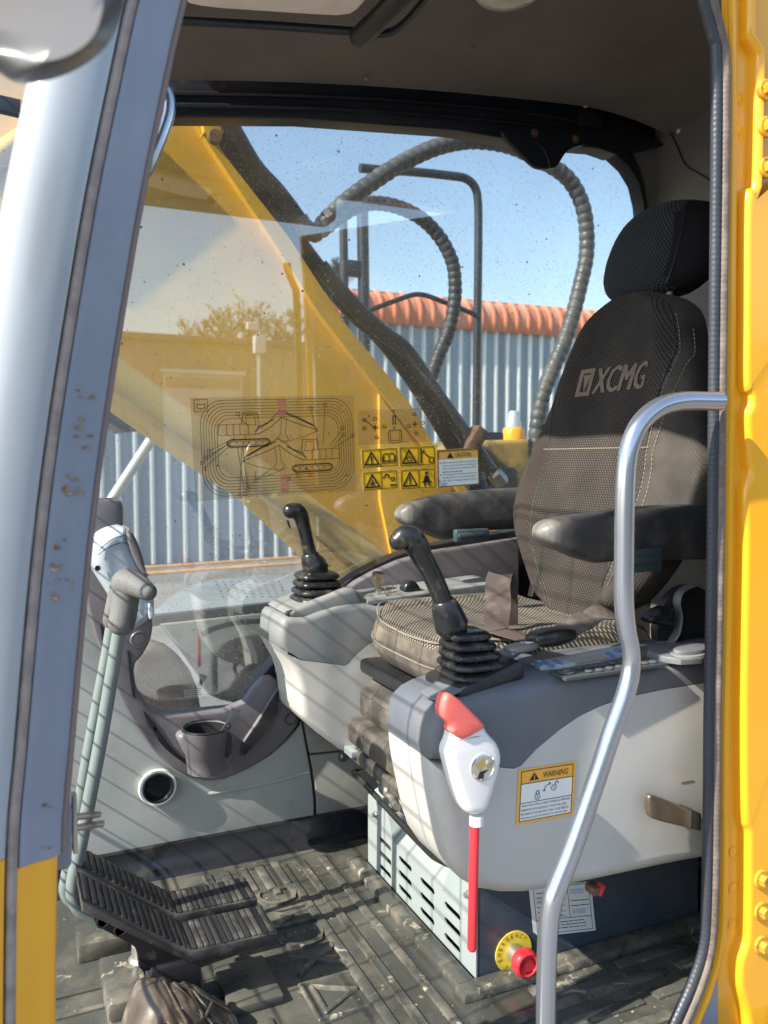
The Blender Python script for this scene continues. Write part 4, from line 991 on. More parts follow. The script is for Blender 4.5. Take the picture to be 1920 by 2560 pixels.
fc = thing('control_console', (.85, 1.94, .28), 'cream and grey control console below the side window, with ignition key', 'console', 'control consoles')
YF = 1.86
fb = PY(YF, [(699, 1618), (720, 1636), (752, 1649), (810, 1656), (862, 1663), (874, 1656), (892, 1634), (920, 1611), (949, 1594), (1000, 1580)])
ft = PY(YF, [(1000, 1512), (951, 1518), (912, 1509), (880, 1512), (840, 1518), (800, 1530), (760, 1545), (735, 1545), (715, 1545), (706, 1556), (702, 1580)])
mk = [0]*len(fb)+[0]+[1]*(len(ft)-1); mk[0] = 1
MB().slab(fb+ft, .17, r=.016, seg=5, mask=mk).make('console_shell', M_cgrey, fc, ang=55)
fl_ = PY(YF, [(1010, 1880), (960, 1886), (926, 1889), (903, 1893), (880, 1890), (856, 1880), (800, 1838), (760, 1804), (752, 1790), (748, 1750), (743, 1715), (732, 1680), (715, 1650)])
fb2 = [p+Vector((0, 0, -.0015)) for p in fb]; mk = [0]*len(fb2)+[0]+[1]*(len(fl_)-1)
MB().slab(fb2+fl_, .17, r=.022, seg=5, mask=mk).make('console_body', M_white, fc, ang=55)
# raised collar around the far joystick
z0 = P(715, 1545, Y=YF).z; z1 = P(890, 1475, Y=YF).z
col_ = [P(*q, Y=YF+.012) for q in cC((110, 1060), (150, 1012), (330, 945), (590, 840), (690, 832), (738, 885), (775, 975), (560, 1060), (300, 1110))]
MB().slab(chaikin(col_, 1), .15, r=.012, seg=4).make('joystick_collar', M_cgrey, fc, ang=55)
vs_ = MB()
for a, b in (((125, 1040), (190, 1020)), ((205, 1105), (285, 1065))): vs_.tube(PY(YF+.02, cC(a, b)), .006, 8, round_ends=True)
vs_.make('collar_slot', M_rubd, fc)
# ignition barrel, keys
ky = thing('ignition_key', P(865, 1485, Y=1.93), 'chrome ignition key with ring standing in the lock of the far console', 'key')
kc = P(*cC((860, 905))[0], Y=1.93)
MB().lathe([(.028, -.014), (.030, -.004), (.024, .004), (.012, .006), (.001, .006)], kc, (0, 0, 1), 28).make('lock_barrel', mat('lock_dark_steel', (.06, .07, .085), .3, metal=.6), ky)
kk = cC((825, 700), (850, 688), (920, 692), (942, 715), (930, 790), (905, 825), (908, 880), (865, 880), (862, 820), (840, 800))
MB().slab(chaikin(PY(1.925, kk), 1), .005, r=.001).make('key_bow', M_chrome, ky)
MB().slab(chaikin(PY(1.9225, cC((848, 740), (900, 735), (908, 770), (890, 800), (860, 795))), 1), .002).make('key_badge', mat('brass_badge', (.5, .42, .25), .3, metal=.8), ky)
rc = P(*cC((970, 838))[0], Y=1.90); rr_ = P(*cC((1020, 838))[0], Y=1.90).x-rc.x
MB().tube([rc+Vector((cos(a)*rr_, .012*cos(a), sin(a)*rr_)) for a in [2*pi*k/28 for k in range(28)]], .0013, 8, closed=True).make('key_ring', mat('copper_wire', (.5, .3, .2), .3, metal=.9), ky)
MB().slab(chaikin(PY(1.905, cC((930, 900), (960, 870), (1015, 890), (1020, 910), (960, 915), (940, 935))), 1), .003).make('key_tag', M_steel, ky)
fp_ = MB().slab(chaikin(PY(1.90, cC((1092, 870), (1110, 800), (1150, 770), (1195, 772), (1225, 810), (1250, 850), (1230, 870))), 2), .03, r=.008).make('console_knob', M_blkg, fc)
for k in range(3):
    MB().rbox(P(*cC((1520+k*55, 835-k*8))[0], Y=1.93), (.02, .03, .012), .002, rot=Matrix.Rotation(.3, 3, 'Z')).make('rocker_switch', M_blk, fc)
tpl = MB().slab(PY(1.875, cC((770, 975), (800, 930), (1300, 860), (1900, 780), (1900, 900), (1290, 895), (1000, 960))), .15, r=.004).make('console_top', M_cgrey, fc)

# ------------------------------------------------------------------ joysticks
def boot(c0, c1, r0, r1, folds, rotz=0):
    mb = MB(); rings = []; ax = Vector(c1)-Vector(c0); n = folds*8
    for i in range(n+1):
        t = i/n; ph = (i % 8)/8
        b = r0+(r1-r0)*t; r = b*(.80+.24*abs(sin(pi*ph))**.55)
        c = Vector(c0)+ax*t
        ring = []
        for k in range(40):
            a = 2*pi*k/40; s, q = sin(a), cos(a); d = (abs(s)**4+abs(q)**4)**(-.25)
            v = Vector((q*d*r, s*d*r, 0)); v.rotate(Matrix.Rotation(rotz, 3, 'Z')); v.z += ax.z/folds*.12*0
            ring.append(c+v)
        rings.append(ring)
    return mb.loft(rings)
def joystick(label, c0, c1, r0, r1, pth, rad, collar, crad, grp, nub=None, ph=None):
    t = thing('joystick', c0, label, 'joystick', grp)
    boot(c0, c1, r0, r1, 5).make('rubber_boot', M_boot, t, ang=70)
    pts = spline(pth, 6); rs = []
    for i in range(len(pts)):
        u = i/(len(pts)-1)*(len(rad)-1); k = min(int(u), len(rad)-2); rs.append(rad[k]+(rad[k+1]-rad[k])*(u-k))
    g_ = MB().tube(pts, rs, 20, round_ends=True).make('grip', M_joy, t, ang=70)
    cp = spline(collar, 5); cr = []
    for i in range(len(cp)):
        u = i/(len(cp)-1)*(len(crad)-1); k = min(int(u), len(crad)-2); cr.append(crad[k]+(crad[k+1]-crad[k])*(u-k))
    MB().tube(cp, cr, 24).make('grip_collar', M_joy, t, ang=60)
    return t, g_
Y2 = 1.945
pth = PY(Y2, cC((318, 560), (300, 480), (280, 390), (258, 300), (240, 235), (205, 192), (150, 190)))
jf, gf = joystick('black joystick with ribbed boot on the far console beside the window', P(795, 1522, Y=Y2), P(791, 1428, Y=Y2), .0655, .047, pth, [.0175, .0165, .0165, .0175, .0195, .0205, .0185], PY(Y2, cC((372, 705), (350, 640), (325, 590), (312, 540))), [.030, .0315, .026, .019], 'joysticks')
MB().slab(chaikin(PY(Y2-.022, cC((370, 540), (430, 590), (482, 640), (478, 665), (400, 680), (340, 660))), 1), .04, r=.01).make('grip_rest', M_joy, jf, ang=60)
MB().slab(chaikin(PY(Y2-.016, cC((124, 262), (138, 265), (160, 335), (150, 338), (130, 300))), 1), .006, r=.001).make('trigger', M_blk, gf)
MB().lathe([(.0001, .003), (.009, .0025), (.011, 0)], P(*cC((205, 140))[0], Y=Y2), (0, 0, 1), 20).make('horn_button', M_rubd, gf)
Y1 = 1.235
pth = PY(Y1, cC((1415, 930), (1385, 850), (1345, 760), (1300, 670), (1245, 570), (1195, 470), (1155, 425), (1100, 408), (1050, 440)))
jn, gn = joystick('black joystick with ribbed boot on the console nearer the door', P(1186, 1690, Y=Y1), P(1160, 1572, Y=Y1), .057, .034, pth, [.0165, .0165, .0165, .0170, .0180, .0205, .0215, .0200, .0160], PY(Y1, cC((1520, 1215), (1490, 1140), (1455, 1040), (1425, 955), (1418, 930))), [.020, .0295, .0265, .0215, .0175], 'joysticks')
MB().tube(PY(Y1, cC((1418, 945), (1413, 930))), .0182, 20).make('grip_ring', M_blk, gn)

# ------------------------------------------------------------------ safety lock lever
YL = 1.095
lk = thing('lock_lever', P(1180, 2372, Y=YL), 'white safety lock lever with coral red grip and long red rod below', 'lever')
MB().slab(chaikin(PY(YL, cB((935, 1000), (1000, 985), (1225, 925), (1282, 1030), (1365, 1105), (1405, 1220), (1392, 1330), (1290, 1700), (1240, 1762), (1165, 1787), (1080, 1770), (1000, 1650), (890, 1275), (880, 1180), (930, 1075))), 2), .036, r=.015, seg=5, rback=.01).make('lever_body', M_whitel, lk, ang=60)
MB().slab(chaikin(PY(YL-.004, cB((826, 850), (862, 665), (900, 645), (940, 660), (1030, 722), (1248, 940), (1225, 975), (1040, 1082), (985, 1060), (905, 1000), (935, 960), (900, 915))), 1), .03, r=.008, seg=4, rback=.006).make('grip', M_coral, lk, ang=60)
MB().tube(PY(YL+.016, cB((1148, 1765), (1148, 1848))), .0115, 16).make('rod_collar', M_whitel, lk)
MB().tube([P(*cB((1130, 1840))[0], Y=YL+.016), P(1180, 2368, Y=YL+.016)], .0077, 16, round_ends=True).make('rod', M_red, lk)
hc = P(*cB((1207, 1322))[0], Y=YL-.001)
cap = MB().lathe([(.0215, .002), (.0215, -.001), (.0195, -.0018), (.0185, -.0005), (.001, -.0005)], hc, (0, 1, 0), 36).make('pivot_cap', M_chrome, lk)
MB().lathe([(.006, 0), (.006, -.004), (.001, -.0045)], hc+Vector((.010, -.0004, .004)), (0, 1, 0), 6).make('pivot_bolt', M_steel, cap, ang=20)
MB().slab([hc+Vector((a, -.0008, b)) for a, b in ((-.014, .006), (.004, .015), (.006, .004), (-.006, -.006))], .0008).make('pivot_plate', mat('zinc_yellow_plate', (.55, .5, .2), .3, metal=.8), cap, ang=0)
MB().slab([hc+Vector((a, -.0008, b)) for a, b in ((-.006, -.006), (.012, -.004), (.002, -.010), (.001, -.018), (-.01, -.016))], .0008).make('pivot_notch', M_blk, cap, ang=0)

# ------------------------------------------------------------------ grab rail by the door pillar
rp = [(1800, 1003), (1770, 1003), (1705, 1003), (1650, 1017), (1606, 1052), (1580, 1100), (1567, 1160), (1562, 1260), (1560, 1400), (1560, 1500), (1566, 1570), (1577, 1620), (1578, 1670), (1565, 1730), (1530, 1830), (1490, 1950), (1435, 2110), (1400, 2200), (1382, 2250), (1372, 2310), (1367, 2400), (1364, 2600), (1362, 2700)]
rl = spline(PY(1.02, rp), 6)
rr2 = [.0152*(1-.10*math.exp(-((P_.z-.70)/.03)**2)) for P_ in rl]
rail = MB().tube(rl, rr2, 20).make('grab_rail', M_rail, ang=70); tag(rail, 'bent steel grab rail running down the door opening beside the yellow pillar', 'grab rail')

# ------------------------------------------------------------------ handle on the front pillar
hp = spline(PY(1.12, [(385, 232), (402, 222), (416, 226), (424, 250), (422, 285), (408, 330), (388, 380), (368, 425), (352, 445)]), 6)
hh = MB().tube(hp, .0075, 12).make('pillar_handle', M_rail, ang=70); tag(hh, 'small curved grab handle on the inside of the silver front pillar', 'handle')

# ------------------------------------------------------------------ travel levers and pedals
def tlever(Y, px, r, label, gp, gk, gr):
    t = thing('travel_lever', P(*px[-1], Y=Y), label, 'lever', 'travel levers')
    MB().tube(spline(PY(Y, px), 6), r, 14).make('lever_tube', M_lever, t)
    g_ = MB().tube(spline(PY(Y, gp), 6), gr, 18, round_ends=True).make('foam_grip', M_foam, t, ang=70)
    if gk: MB().tube(spline(gk, 5), [.0265-.0105*(i/10)**1.3 for i in range(11)], 18, round_ends=True).make('grip_knob', M_foam, g_, ang=70)
    return t
Yl = 1.60
k0 = [P(*cE((800, 920))[0], Y=Yl), P(*cE((940, 955))[0], Y=Yl-.025), P(*cE((1090, 1035))[0], Y=Yl-.05)]
tl1 = tlever(Yl, [(300, 1565), (286, 1650), (252, 1850), (228, 1976), (202, 2110), (185, 2190), (182, 2235), (196, 2270), (228, 2290), (270, 2310)], .0125, 'pale teal travel lever with worn grey foam grip, joined to the pedal nearer the door', cE((745, 1440), (775, 1300), (800, 1130), (815, 960), (830, 900)), k0, .0245)
tl2 = tlever(1.685, [(281, 1560), (266, 1650), (228, 1850), (206, 1976), (184, 2110), (168, 2190), (164, 2225), (178, 2252), (215, 2268)], .0125, 'pale teal travel lever half hidden behind its twin, joined to the pedal nearer the wall', cE((640, 1400), (680, 1200), (720, 1000), (770, 880)), None, .020)
def pedal(Y0, Y1, label, dx, dz):
    t = thing('foot_pedal', (.27+dx, (Y0+Y1)/2, .0), label, 'pedal', 'foot pedals')
    prof = [(.105+dx, .265+dz), (.285+dx, .128+dz), (.445+dx, .125+dz)]
    th = .022
    top = prof; bot = [(a+.006*0, b-th) for a, b in prof]
    out = [Vector((a, Y0, b)) for a, b in top]+[Vector((a, Y0, b)) for a, b in bot[::-1]]
    b = MB().slab(out, Y1-Y0, (0, -1, 0), r=.004, seg=2, rback=.004).make('pedal_plate', M_rubd, t)
    for (xa, za), (xb, zb), n in ((prof[0], prof[1], 15), (prof[1], prof[2], 14)):
        dv = Vector((xb-xa, 0, zb-za)); ang = math.atan2(-dv.z, dv.x); L = dv.length
        for k in range(n):
            s = (k+.8)/(n+.6); c = Vector((xa, (Y0+Y1)/2, za))+dv*s
            MB().rbox(c, (L/n*.80, (Y1-Y0)*.88, .006), .0015, 2, rot=Matrix.Rotation(ang, 3, 'Y')).make('rib', M_rubd if k % 3 else M_rub, b)
    return t
pn_ = pedal(1.452, 1.562, 'ribbed black travel pedal nearer the door opening, bent up at the toe', 0, 0)
pf_ = pedal(1.585, 1.685, 'ribbed black travel pedal nearer the grey wall, bent up at the toe', 0, 0)
MB().slab(chaikin(PY(1.475, cG((275, 540), (330, 550), (480, 605), (620, 690), (930, 822), (1000, 828), (960, 850), (800, 880), (690, 900), (575, 930), (560, 780), (520, 740), (300, 625), (270, 580))), 1), .012, r=.002).make('pedal_bracket', M_blkg, pn_)
bh = MB()
for p in ((337, 588), (450, 645)): bh.lathe([(.012, 0), (.012, -.002), (.009, -.0025), (.0085, .0), (.001, .0)], P(*cG(p)[0], Y=1.474), (0, 1, 0), 20)
bh.make('bracket_hole', M_blk, pn_)
MB().rbox((.262, 1.50, .05), (.09, .07, .11), .006).make('pedal_post', M_blk, pn_)
MB().rbox((.262, 1.63, .05), (.09, .06, .11), .006).make('pedal_post', M_blk, pf_)
fb_ = MB().rbox((.165, 1.76, .018), (.10, .09, .04), .006).make('mat_boss', M_rib, fmat)
MB().rbox((.185, 1.58, .018), (.075, .16, .04), .006).make('mat_boss', M_rib, fmat)
MB().rbox((.40, 1.50, .008), (.10, .14, .02), .004).make('mat_boss', M_mat, fmat)
MB().lathe([(.020, 0), (.020, .05), (.014, .055), (.001, .055)], (.225, 1.62, .02), (0, 0, 1), 20).lathe([(.026, .0), (.026, .02), (.02, .025)], (.225, 1.62, .02), (0, 0, 1), 20).make('pedal_spring_cap', M_steel, pf_)
# crumpled rubber boot of a third pedal
rb_ = MB(); NS, NT = 60, 40; vs = []
def cvz(s, t):
    pk = .26+.10*t
    if s < pk: z = .010+.095*max(0, sin(pi/2*s/pk))**.7
    else: z = .03+.075*max(0, cos(pi/2*(s-pk)/(1-pk)))**1.1
    z *= 1-.32*t**2
    z += .010*noise.noise(Vector((s*5, t*4, 2)))+.004*noise.noise(Vector((s*16, t*9, 7)))
    if s < pk: z += .006*sin(t*26+s*9)*(1-s/pk)
    return z
def cvp(s, t, h=0): return Vector((.160+.185*s+.02*t+.008*noise.noise(Vector((t*6, s*3, 1))), 1.455-.27*t-.03*s+.006*noise.noise(Vector((s*7, t*5, 4))), cvz(s, t)+h))
for i in range(NS+1):
    for j in range(NT+1): vs.append(cvp(i/NS, j/NT))
rb_.add(vs, [(i*(NT+1)+j, (i+1)*(NT+1)+j, (i+1)*(NT+1)+j+1, i*(NT+1)+j+1) for i in range(NS) for j in range(NT) if not (.20 < i/NS < .34+.1*(j/NT) and j/NT > .42+.14*abs(sin(i*1.3)))])
rbo = thing('pedal_cover', (.255, 1.36, 0), 'crumpled dusty brown rubber pedal cover with torn folds in front of the travel pedals', 'pedal cover')
M_cov = mat('crumpled_rubber', (.075, .058, .045), .42, var=.35, vs=14, dirt=(.24, .20, .145), da=.43, ds=12, dw=.1, bump=.25, bs=80)
o_ = rb_.make('rubber_cover', M_cov, rbo, ang=70); sd = o_.modifiers.new('thick', 'SOLIDIFY'); sd.thickness = .004; sd.offset = -1
for pts in ([(.46, .1), (.62, .12), (.8, .1), (.96, .12)], [(.44, .34), (.62, .36), (.8, .34), (.97, .38)], [(.46, .12), (.60, .34), (.48, .5)], [(.62, .12), (.78, .34)], [(.80, .12), (.64, .34)], [(.48, .55), (.66, .58), (.84, .56), (.97, .6)], [(.64, .36), (.80, .56)], [(.80, .36), (.66, .56)], [(.5, .76), (.7, .8), (.9, .8)], [(.38, .1), (.40, .3), (.42, .5), (.46, .76)]):
    MB().tube(spline([cvp(a, b, .001) for a, b in pts], 6), .003, 8, round_ends=True).make('cover_ridge', M_cov, rbo)
MB().rbox((.26, 1.30, .02), (.09, .16, .06), .01).make('pedal_core', M_rust, rbo)

# ------------------------------------------------------------------ monitor on the front trim
mo = thing('display_monitor', P(300, 1575, Y=1.95), 'grey hooded instrument monitor mounted on the trim at the front of the cab', 'monitor')
MB().slab(chaikin(PY(1.90, cE((345, 610), (358, 490), (430, 350), (540, 262), (690, 212), (835, 200), (900, 400), (1000, 620), (1075, 780), (1160, 950), (1200, 1130), (1197, 1320), (1110, 1425), (1000, 1515), (930, 1540), (860, 1512), (600, 1100), (390, 770))), 2), .13, r=.035, seg=6, rback=.02).make('housing', M_mon, mo, ang=60)
MB().slab(chaikin(PY(1.895, cE((842, 200), (870, 230), (960, 390), (1020, 560), (1062, 740), (1100, 850), (1060, 845), (980, 750), (900, 600), (835, 430), (812, 310))), 1), .11, r=.008).make('screen_hood', M_trim, mo, ang=60)
MB().slab(chaikin(PY(1.893, cE((1100, 1150), (1195, 1310), (1120, 1420), (1090, 1300))), 1), .03, r=.003).make('hood_corner', M_mon, mo)
MB().lathe([(.006, .002), (.006, -.002), (.004, -.001), (.001, .001)], P(*cE((438, 728))[0], Y=1.898), (0, 1, 0), 16).make('housing_screw', M_blk, mo)
ln = MB()
ln.tube(spline(PY(1.8985, cE((455, 500), (560, 400), (680, 330), (800, 300))), 6), .0008, 5); ln.tube(spline(PY(1.8985, cE((440, 560), (570, 460), (700, 410), (815, 400))), 6), .0008, 5)
ln.make('housing_seam', M_blk, mo)
MB().rbox(P(240, 1310, Y=2.03), (.12, .05, .12), .02).make('monitor_stalk', M_trim, mo)

# ------------------------------------------------------------------ roof blind, tube and mirror
bl = MB().slab(chaikin([P(*p, Z=1.852) for p in ((440, -60), (455, 8), (520, 22), (640, 30), (760, 38), (870, 44), (905, 20), (960, -60))], 1), .025, (0, 0, -1), r=.008).make('roof_blind', M_blind); tag(bl, 'rolled beige cloth sun blind under the front of the headliner', 'blind')
rbx = thing('blind_bracket', P(700, 65, Z=1.86), 'black bar and stay holding the beige roof blind to the headliner', 'bracket')
MB().tube(spline([P(*p, Z=1.855) for p in ((400, 45), (450, 52), (560, 58), (700, 66), (870, 78), (960, 84), (1010, 60), (1080, -20))], 6), .0085, 10).make('bar', M_navy, rbx)
MB().tube([P(900, 92, Z=1.84), P(955, 40, Z=1.845), P(1040, -50, Z=1.85)], .021, 16, round_ends=True).make('stay', M_blk, rbx)
mo_ = [(v.x, v.y) for v in chaikin([Vector((*q, 0)) for q in [(-420, -420), (330, -420), (324, -60), (300, 60), (262, 125), (200, 172), (130, 200), (70, 210), (30, 205), (-10, 175), (-80, 140), (-420, 20)]], 2)]
rg = []
for sc, dy in ((.97, .085), (1.0, .07), (1.0, .055), (.97, .04), (.91, .026), (.82, .014), (.72, .005), (.60, 0), (.35, 0), (.1, 0)):
    rg.append([P(170+(a-170)*sc, 70+(b-70)*sc, Y=.60+dy+.00022*((170-a)*sc+(70-b)*sc)*min(1, (1-sc)/.4)) for a, b in mo_])
mr_ = MB().loft(rg)
mro = mr_.make('side_mirror', M_mirror, ang=60); tag(mro, 'rounded grey plastic back of the side mirror in front of the silver pillar', 'mirror')
mb_ = thing('mirror_arm', P(60, 265, Y=1.5), 'black flat steel arm with clamp left of the silver pillar', 'bracket')
MB().slab(PY(1.5, [(-60, 225), (0, 236), (52, 248), (92, 256), (92, 300), (60, 292), (0, 278), (-60, 262)]), .012, r=.002).make('arm_bar', mat('arm_black_steel', (.03, .035, .045), .45, dirt=(.1, .1, .1), da=.3, ds=40), mb_)
MB().slab(PY(1.493, [(64, 234), (73, 236), (72, 262), (64, 262), (62, 302), (50, 300), (52, 248), (62, 250)]), .026, r=.002).make('arm_clamp', M_rust, mb_)
# ------------------------------------------------------------------ stickers
def wsticker(label):
    t = thing('warning_sticker', P(1365, 2050, Y=1.148), label, 'sticker'); return t
sk = wsticker('orange and white WARNING sticker about the locking lever on the white console side')
f = Fr(P(1297, 1925, Y=1.1485), P(1440, 1903, Y=1.1485), P(1290, 2063, Y=1.1485))
MB().slab(f.rect(0, 0, 1, 1), .0006).make('sheet', M_stor, sk, ang=0)
MB().slab(f.rect(.05, .27, .95, .95, .0004), .0003).make('white_field', M_stwh, sk, ang=0)
ik = MB()
ik.strip(f.line([(.05, .04), (.95, .04), (.95, .95), (.05, .95), (.05, .04)], .0003), .0011, f.n)
ik.strip(f.line([(.05, .27), (.95, .27)], .0005), .001, f.n); ik.strip(f.line([(.05, .62), (.95, .62)], .0005), .001, f.n)
def tri(mb, fr, u, v, w, h, hh=.0006): mb.add([fr.p(u, v-h/2, hh), fr.p(u+w/2, v+h/2, hh), fr.p(u-w/2, v+h/2, hh)], [(0, 2, 1)])
tri(ik, f, .27, .155, .17, .14)
put_text(ik, 'WARNING', f, .42, .10, .86, .21, .0006, slant=.02)
for k, s_ in enumerate(('WHEN THE LOCKING LEVER IS WORKING, IMPROPER', 'OPERATION OR ACCIDENTALLY TOUCH WILL LEAD', 'MACHINE TO MOVING AND IT MAY CAUSE SERIOUS', 'PERSONAL INJURY OR DAMAGE TO THE MACHINE')):
    put_text(ik, s_, f, .07, .655+.075*k, (.92, .86, .90, .88)[k], .700+.075*k, .0007)
def lock(mb, fr, u, v, op):
    c = [(u+.045*cos(a), v+.05*sin(a)) for a in [2*pi*k/14 for k in range(15)]]; mb.strip(fr.line(c, .0007), .0008, fr.n)
    o = .05 if op else 0
    mb.strip(fr.line([(u-.025+o, v-.045), (u-.025+o, v-.09), (u+o, v-.115), (u+.025+o, v-.09), (u+.025+o, v-.045 if not op else -.07+v)], .0007), .0012, fr.n)
    mb.strip(fr.line([(u, v-.015), (u, v+.02)], .0008), .0012, fr.n)
lock(ik, f, .34, .54, False); lock(ik, f, .62, .42, True)
ik.strip(f.line([(.45, .455), (.46, .40), (.49, .355), (.55, .33)], .0007), .0008, f.n)
ik.strip(f.line([(.43, .43), (.45, .46), (.475, .435)], .0007), .0009, f.n); ik.strip(f.line([(.53, .31), (.56, .328), (.54, .355)], .0007), .0009, f.n)
ik.make('print', M_ink, sk, ang=0)
tk = MB(); tk.strip(f.line([(.27, .13), (.27, .175)], .0009), .0014, f.n); tk.strip(f.line([(.27, .19), (.27, .205)], .0009), .0014, f.n); tk.make('exclamation_mark', M_stor, sk, ang=0)

YW = 2.1135
def cS(*p): return cv(460, 960, .4581, p)
def WS(tl, tr, bl): a = [P(*q, Y=YW) for q in cS(tl, tr, bl)]; return Fr(*a)
def ysticker(label, f, icon):
    t = thing('safety_sticker', f.p(.5, 1), label, 'sticker', 'yellow window stickers')
    MB().slab(f.rect(0, 0, 1, 1), .0006).make('sheet', M_styel, t, ang=0)
    k = MB(); w = .0022
    k.strip(f.line([(.03, .05), (.97, .05), (.97, .95), (.03, .95), (.03, .05)], .0004), .0014, f.n)
    k.strip(f.line([(.52, .05), (.52, .95)], .0004), .0014, f.n)
    k.strip(f.line([(.27, .18), (.46, .82), (.08, .82), (.27, .18)], .0004), .004, f.n)
    if icon in (0, 3): k.strip(f.line([(.27, .40), (.27, .62)], .0004), .004, f.n); k.strip(f.line([(.27, .69), (.27, .73)], .0004), .004, f.n)
    if icon == 1: k.strip(f.line([(.20, .55), (.30, .5), (.35, .7), (.22, .72), (.2, .55)], .0004), .002, f.n)
    if icon == 2:
        k.strip(f.line([(.27, .45), (.27, .75)], .0004), .003, f.n); k.strip(f.line([(.2, .6), (.34, .7)], .0004), .002, f.n); k.strip(f.line([(.2, .72), (.34, .56)], .0004), .002, f.n)
    if icon == 0:
        k.strip(f.line([(.6, .35), (.66, .28), (.745, .33), (.83, .28), (.9, .35), (.9, .72), (.83, .66), (.745, .72), (.66, .66), (.6, .72), (.6, .35)], .0004), .0024, f.n)
        k.strip(f.line([(.745, .33), (.745, .72)], .0004), .002, f.n); k.strip(f.line([(.57, .42), (.57, .8), (.745, .78), (.93, .8), (.93, .42)], .0004), .0018, f.n)
    if icon == 1:
        k.strip(f.line([(.6, .15), (.6, .85)], .0004), .004, f.n); k.strip(f.line([(.62, .3), (.68, .35), (.68, .2)], .0004), .003, f.n)
        k.strip(f.line([(.72, .42), (.82, .58)], .0004), .004, f.n); k.strip(f.line([(.82, .6), (.94, .6), (.94, .85), (.82, .85), (.82, .6)], .0004), .002, f.n)
    if icon == 2:
        k.strip(f.line([(.58, .4), (.66, .2), (.74, .25), (.72, .4)], .0004), .003, f.n); k.strip(f.line([(.8, .4), (.9, .4), (.9, .55), (.8, .55), (.8, .4)], .0004), .002, f.n)
        k.strip(f.line([(.78, .8), (.94, .8)], .0004), .004, f.n)
    if icon == 3:
        c = [f.p(.745+.045*cos(a), .25+.075*sin(a), .0005) for a in [2*pi*q/12 for q in range(12)]]; k.add(c, [tuple(range(12))])
        k.add(f.line([(.70, .36), (.79, .36), (.84, .62), (.80, .70), (.69, .70), (.65, .62)], .0005), [(0, 1, 2, 3, 4, 5)])
        k.strip(f.line([(.62, .68), (.87, .68)], .0006), .004, f.n); k.strip(f.line([(.69, .70), (.68, .86)], .0005), .004, f.n); k.strip(f.line([(.80, .70), (.81, .86)], .0005), .004, f.n)
    k.make('pictogram', M_ink, t, ang=0)
ysticker('yellow window sticker with exclamation triangle and open manual book', WS((965, 358), (1163, 345), (972, 462)), 0)
ysticker('yellow window sticker with triangle and keep-clear swing arrows', WS((1172, 345), (1368, 333), (1177, 454)), 1)
ysticker('yellow window sticker with triangle, lowered arm, lock and key', WS((973, 482), (1164, 466), (978, 586)), 2)
ysticker('yellow window sticker with exclamation triangle and belted operator figure', WS((1178, 466), (1370, 456), (1182, 578)), 3)
f = WS((1378, 360), (1608, 347), (1384, 566))
ct = thing('caution_sticker', f.p(.5, 1), 'amber and blue-white CAUTION sticker about starting the engine on the window', 'sticker')
MB().slab(f.rect(0, 0, 1, 1), .0006).make('sheet', M_stbr, ct, ang=0); MB().slab(f.rect(.03, .27, .97, .97, .0004), .0003).make('text_field', M_stgr, ct, ang=0)
k = MB(); put_text(k, 'CAUTION', f, .42, .10, .80, .21, .0006); tri(k, f, .31, .155, .15, .15)
k.strip(f.line([(.02, .02), (.98, .02), (.98, .98), (.02, .98), (.02, .02)], .0004), .0016, f.n)
for i, s_ in enumerate(('Before starting the engine or operating the', 'machine, turn on the horn for warning and', 'check that there are no people around the', 'machine at the same time.', 'If the engine can\'t be started up within 10', 'seconds, just turn the key to the position', '"off", wait for 2 minutes, and then start the', 'engine.')):
    v = .325+.08*i; put_text(k, s_, f, .12, v, (.94, .92, .92, .60, .92, .90, .93, .25)[i], v+.055, .0006)
    if i in (0, 4): k.add([f.p(.075+.015*cos(a), v+.03+.016*sin(a), .0006) for a in [2*pi*q/8 for q in range(8)]], [tuple(range(8))])
k.make('print', M_ink, ct, ang=0)
# control pattern pictograms
f = WS((955, 145), (1315, 130), (960, 335))
cp_ = thing('control_pattern_sticker', f.p(.5, 1), 'clear window film with black joystick arrows and a seat pictogram', 'sticker')
MB().slab(f.rect(-.02, 0, 1.0, 1), .0004).make('film', M_film, cp_, ang=0)
k = MB()
def cross(u, v, s, sv):
    for du, dv in ((1, 0), (-1, 0), (0, 1), (0, -1)):
        a, b = (u+du*s, v+dv*sv); k.strip(f.line([(u, v), (a, b)], .0004), .003, f.n)
        pu, pv = (dv, du); k.add([f.p(a+du*s*.5, b+dv*sv*.5, .0005), f.p(a+pu*s*.45, b+pv*sv*.45, .0005), f.p(a-pu*s*.45, b-pv*sv*.45, .0005)], [(0, 1, 2)])
cross(.235, .52, .033, .062); cross(.835, .47, .033, .062)
for u in (.50, .535): 
    k.strip(f.line([(u, .22), (u, .42)], .0004), .0035, f.n)
    for v, d in ((.22, -1), (.42, 1)): k.add([f.p(u, v+d*.05, .0005), f.p(u-.018, v, .0005), f.p(u+.018, v, .0005)], [(0, 1, 2)])
for v, d in ((.08, -1), (.52, 1)): k.strip(f.line([(.518, v), (.518, v+d*.02)], .0004), .003, f.n); k.add([f.p(.518, v+d*.08, .0005), f.p(.503, v+d*.02, .0005), f.p(.533, v+d*.02, .0005)], [(0, 1, 2)])
k.strip(f.line([(.43, .66), (.445, .62), (.61, .62), (.625, .66), (.63, .95), (.6, .99), (.455, .99), (.43, .95), (.43, .66)], .0004), .002, f.n); k.strip(f.line([(.46, .64), (.46, .92), (.6, .92), (.6, .64)], .0004), .0018, f.n)
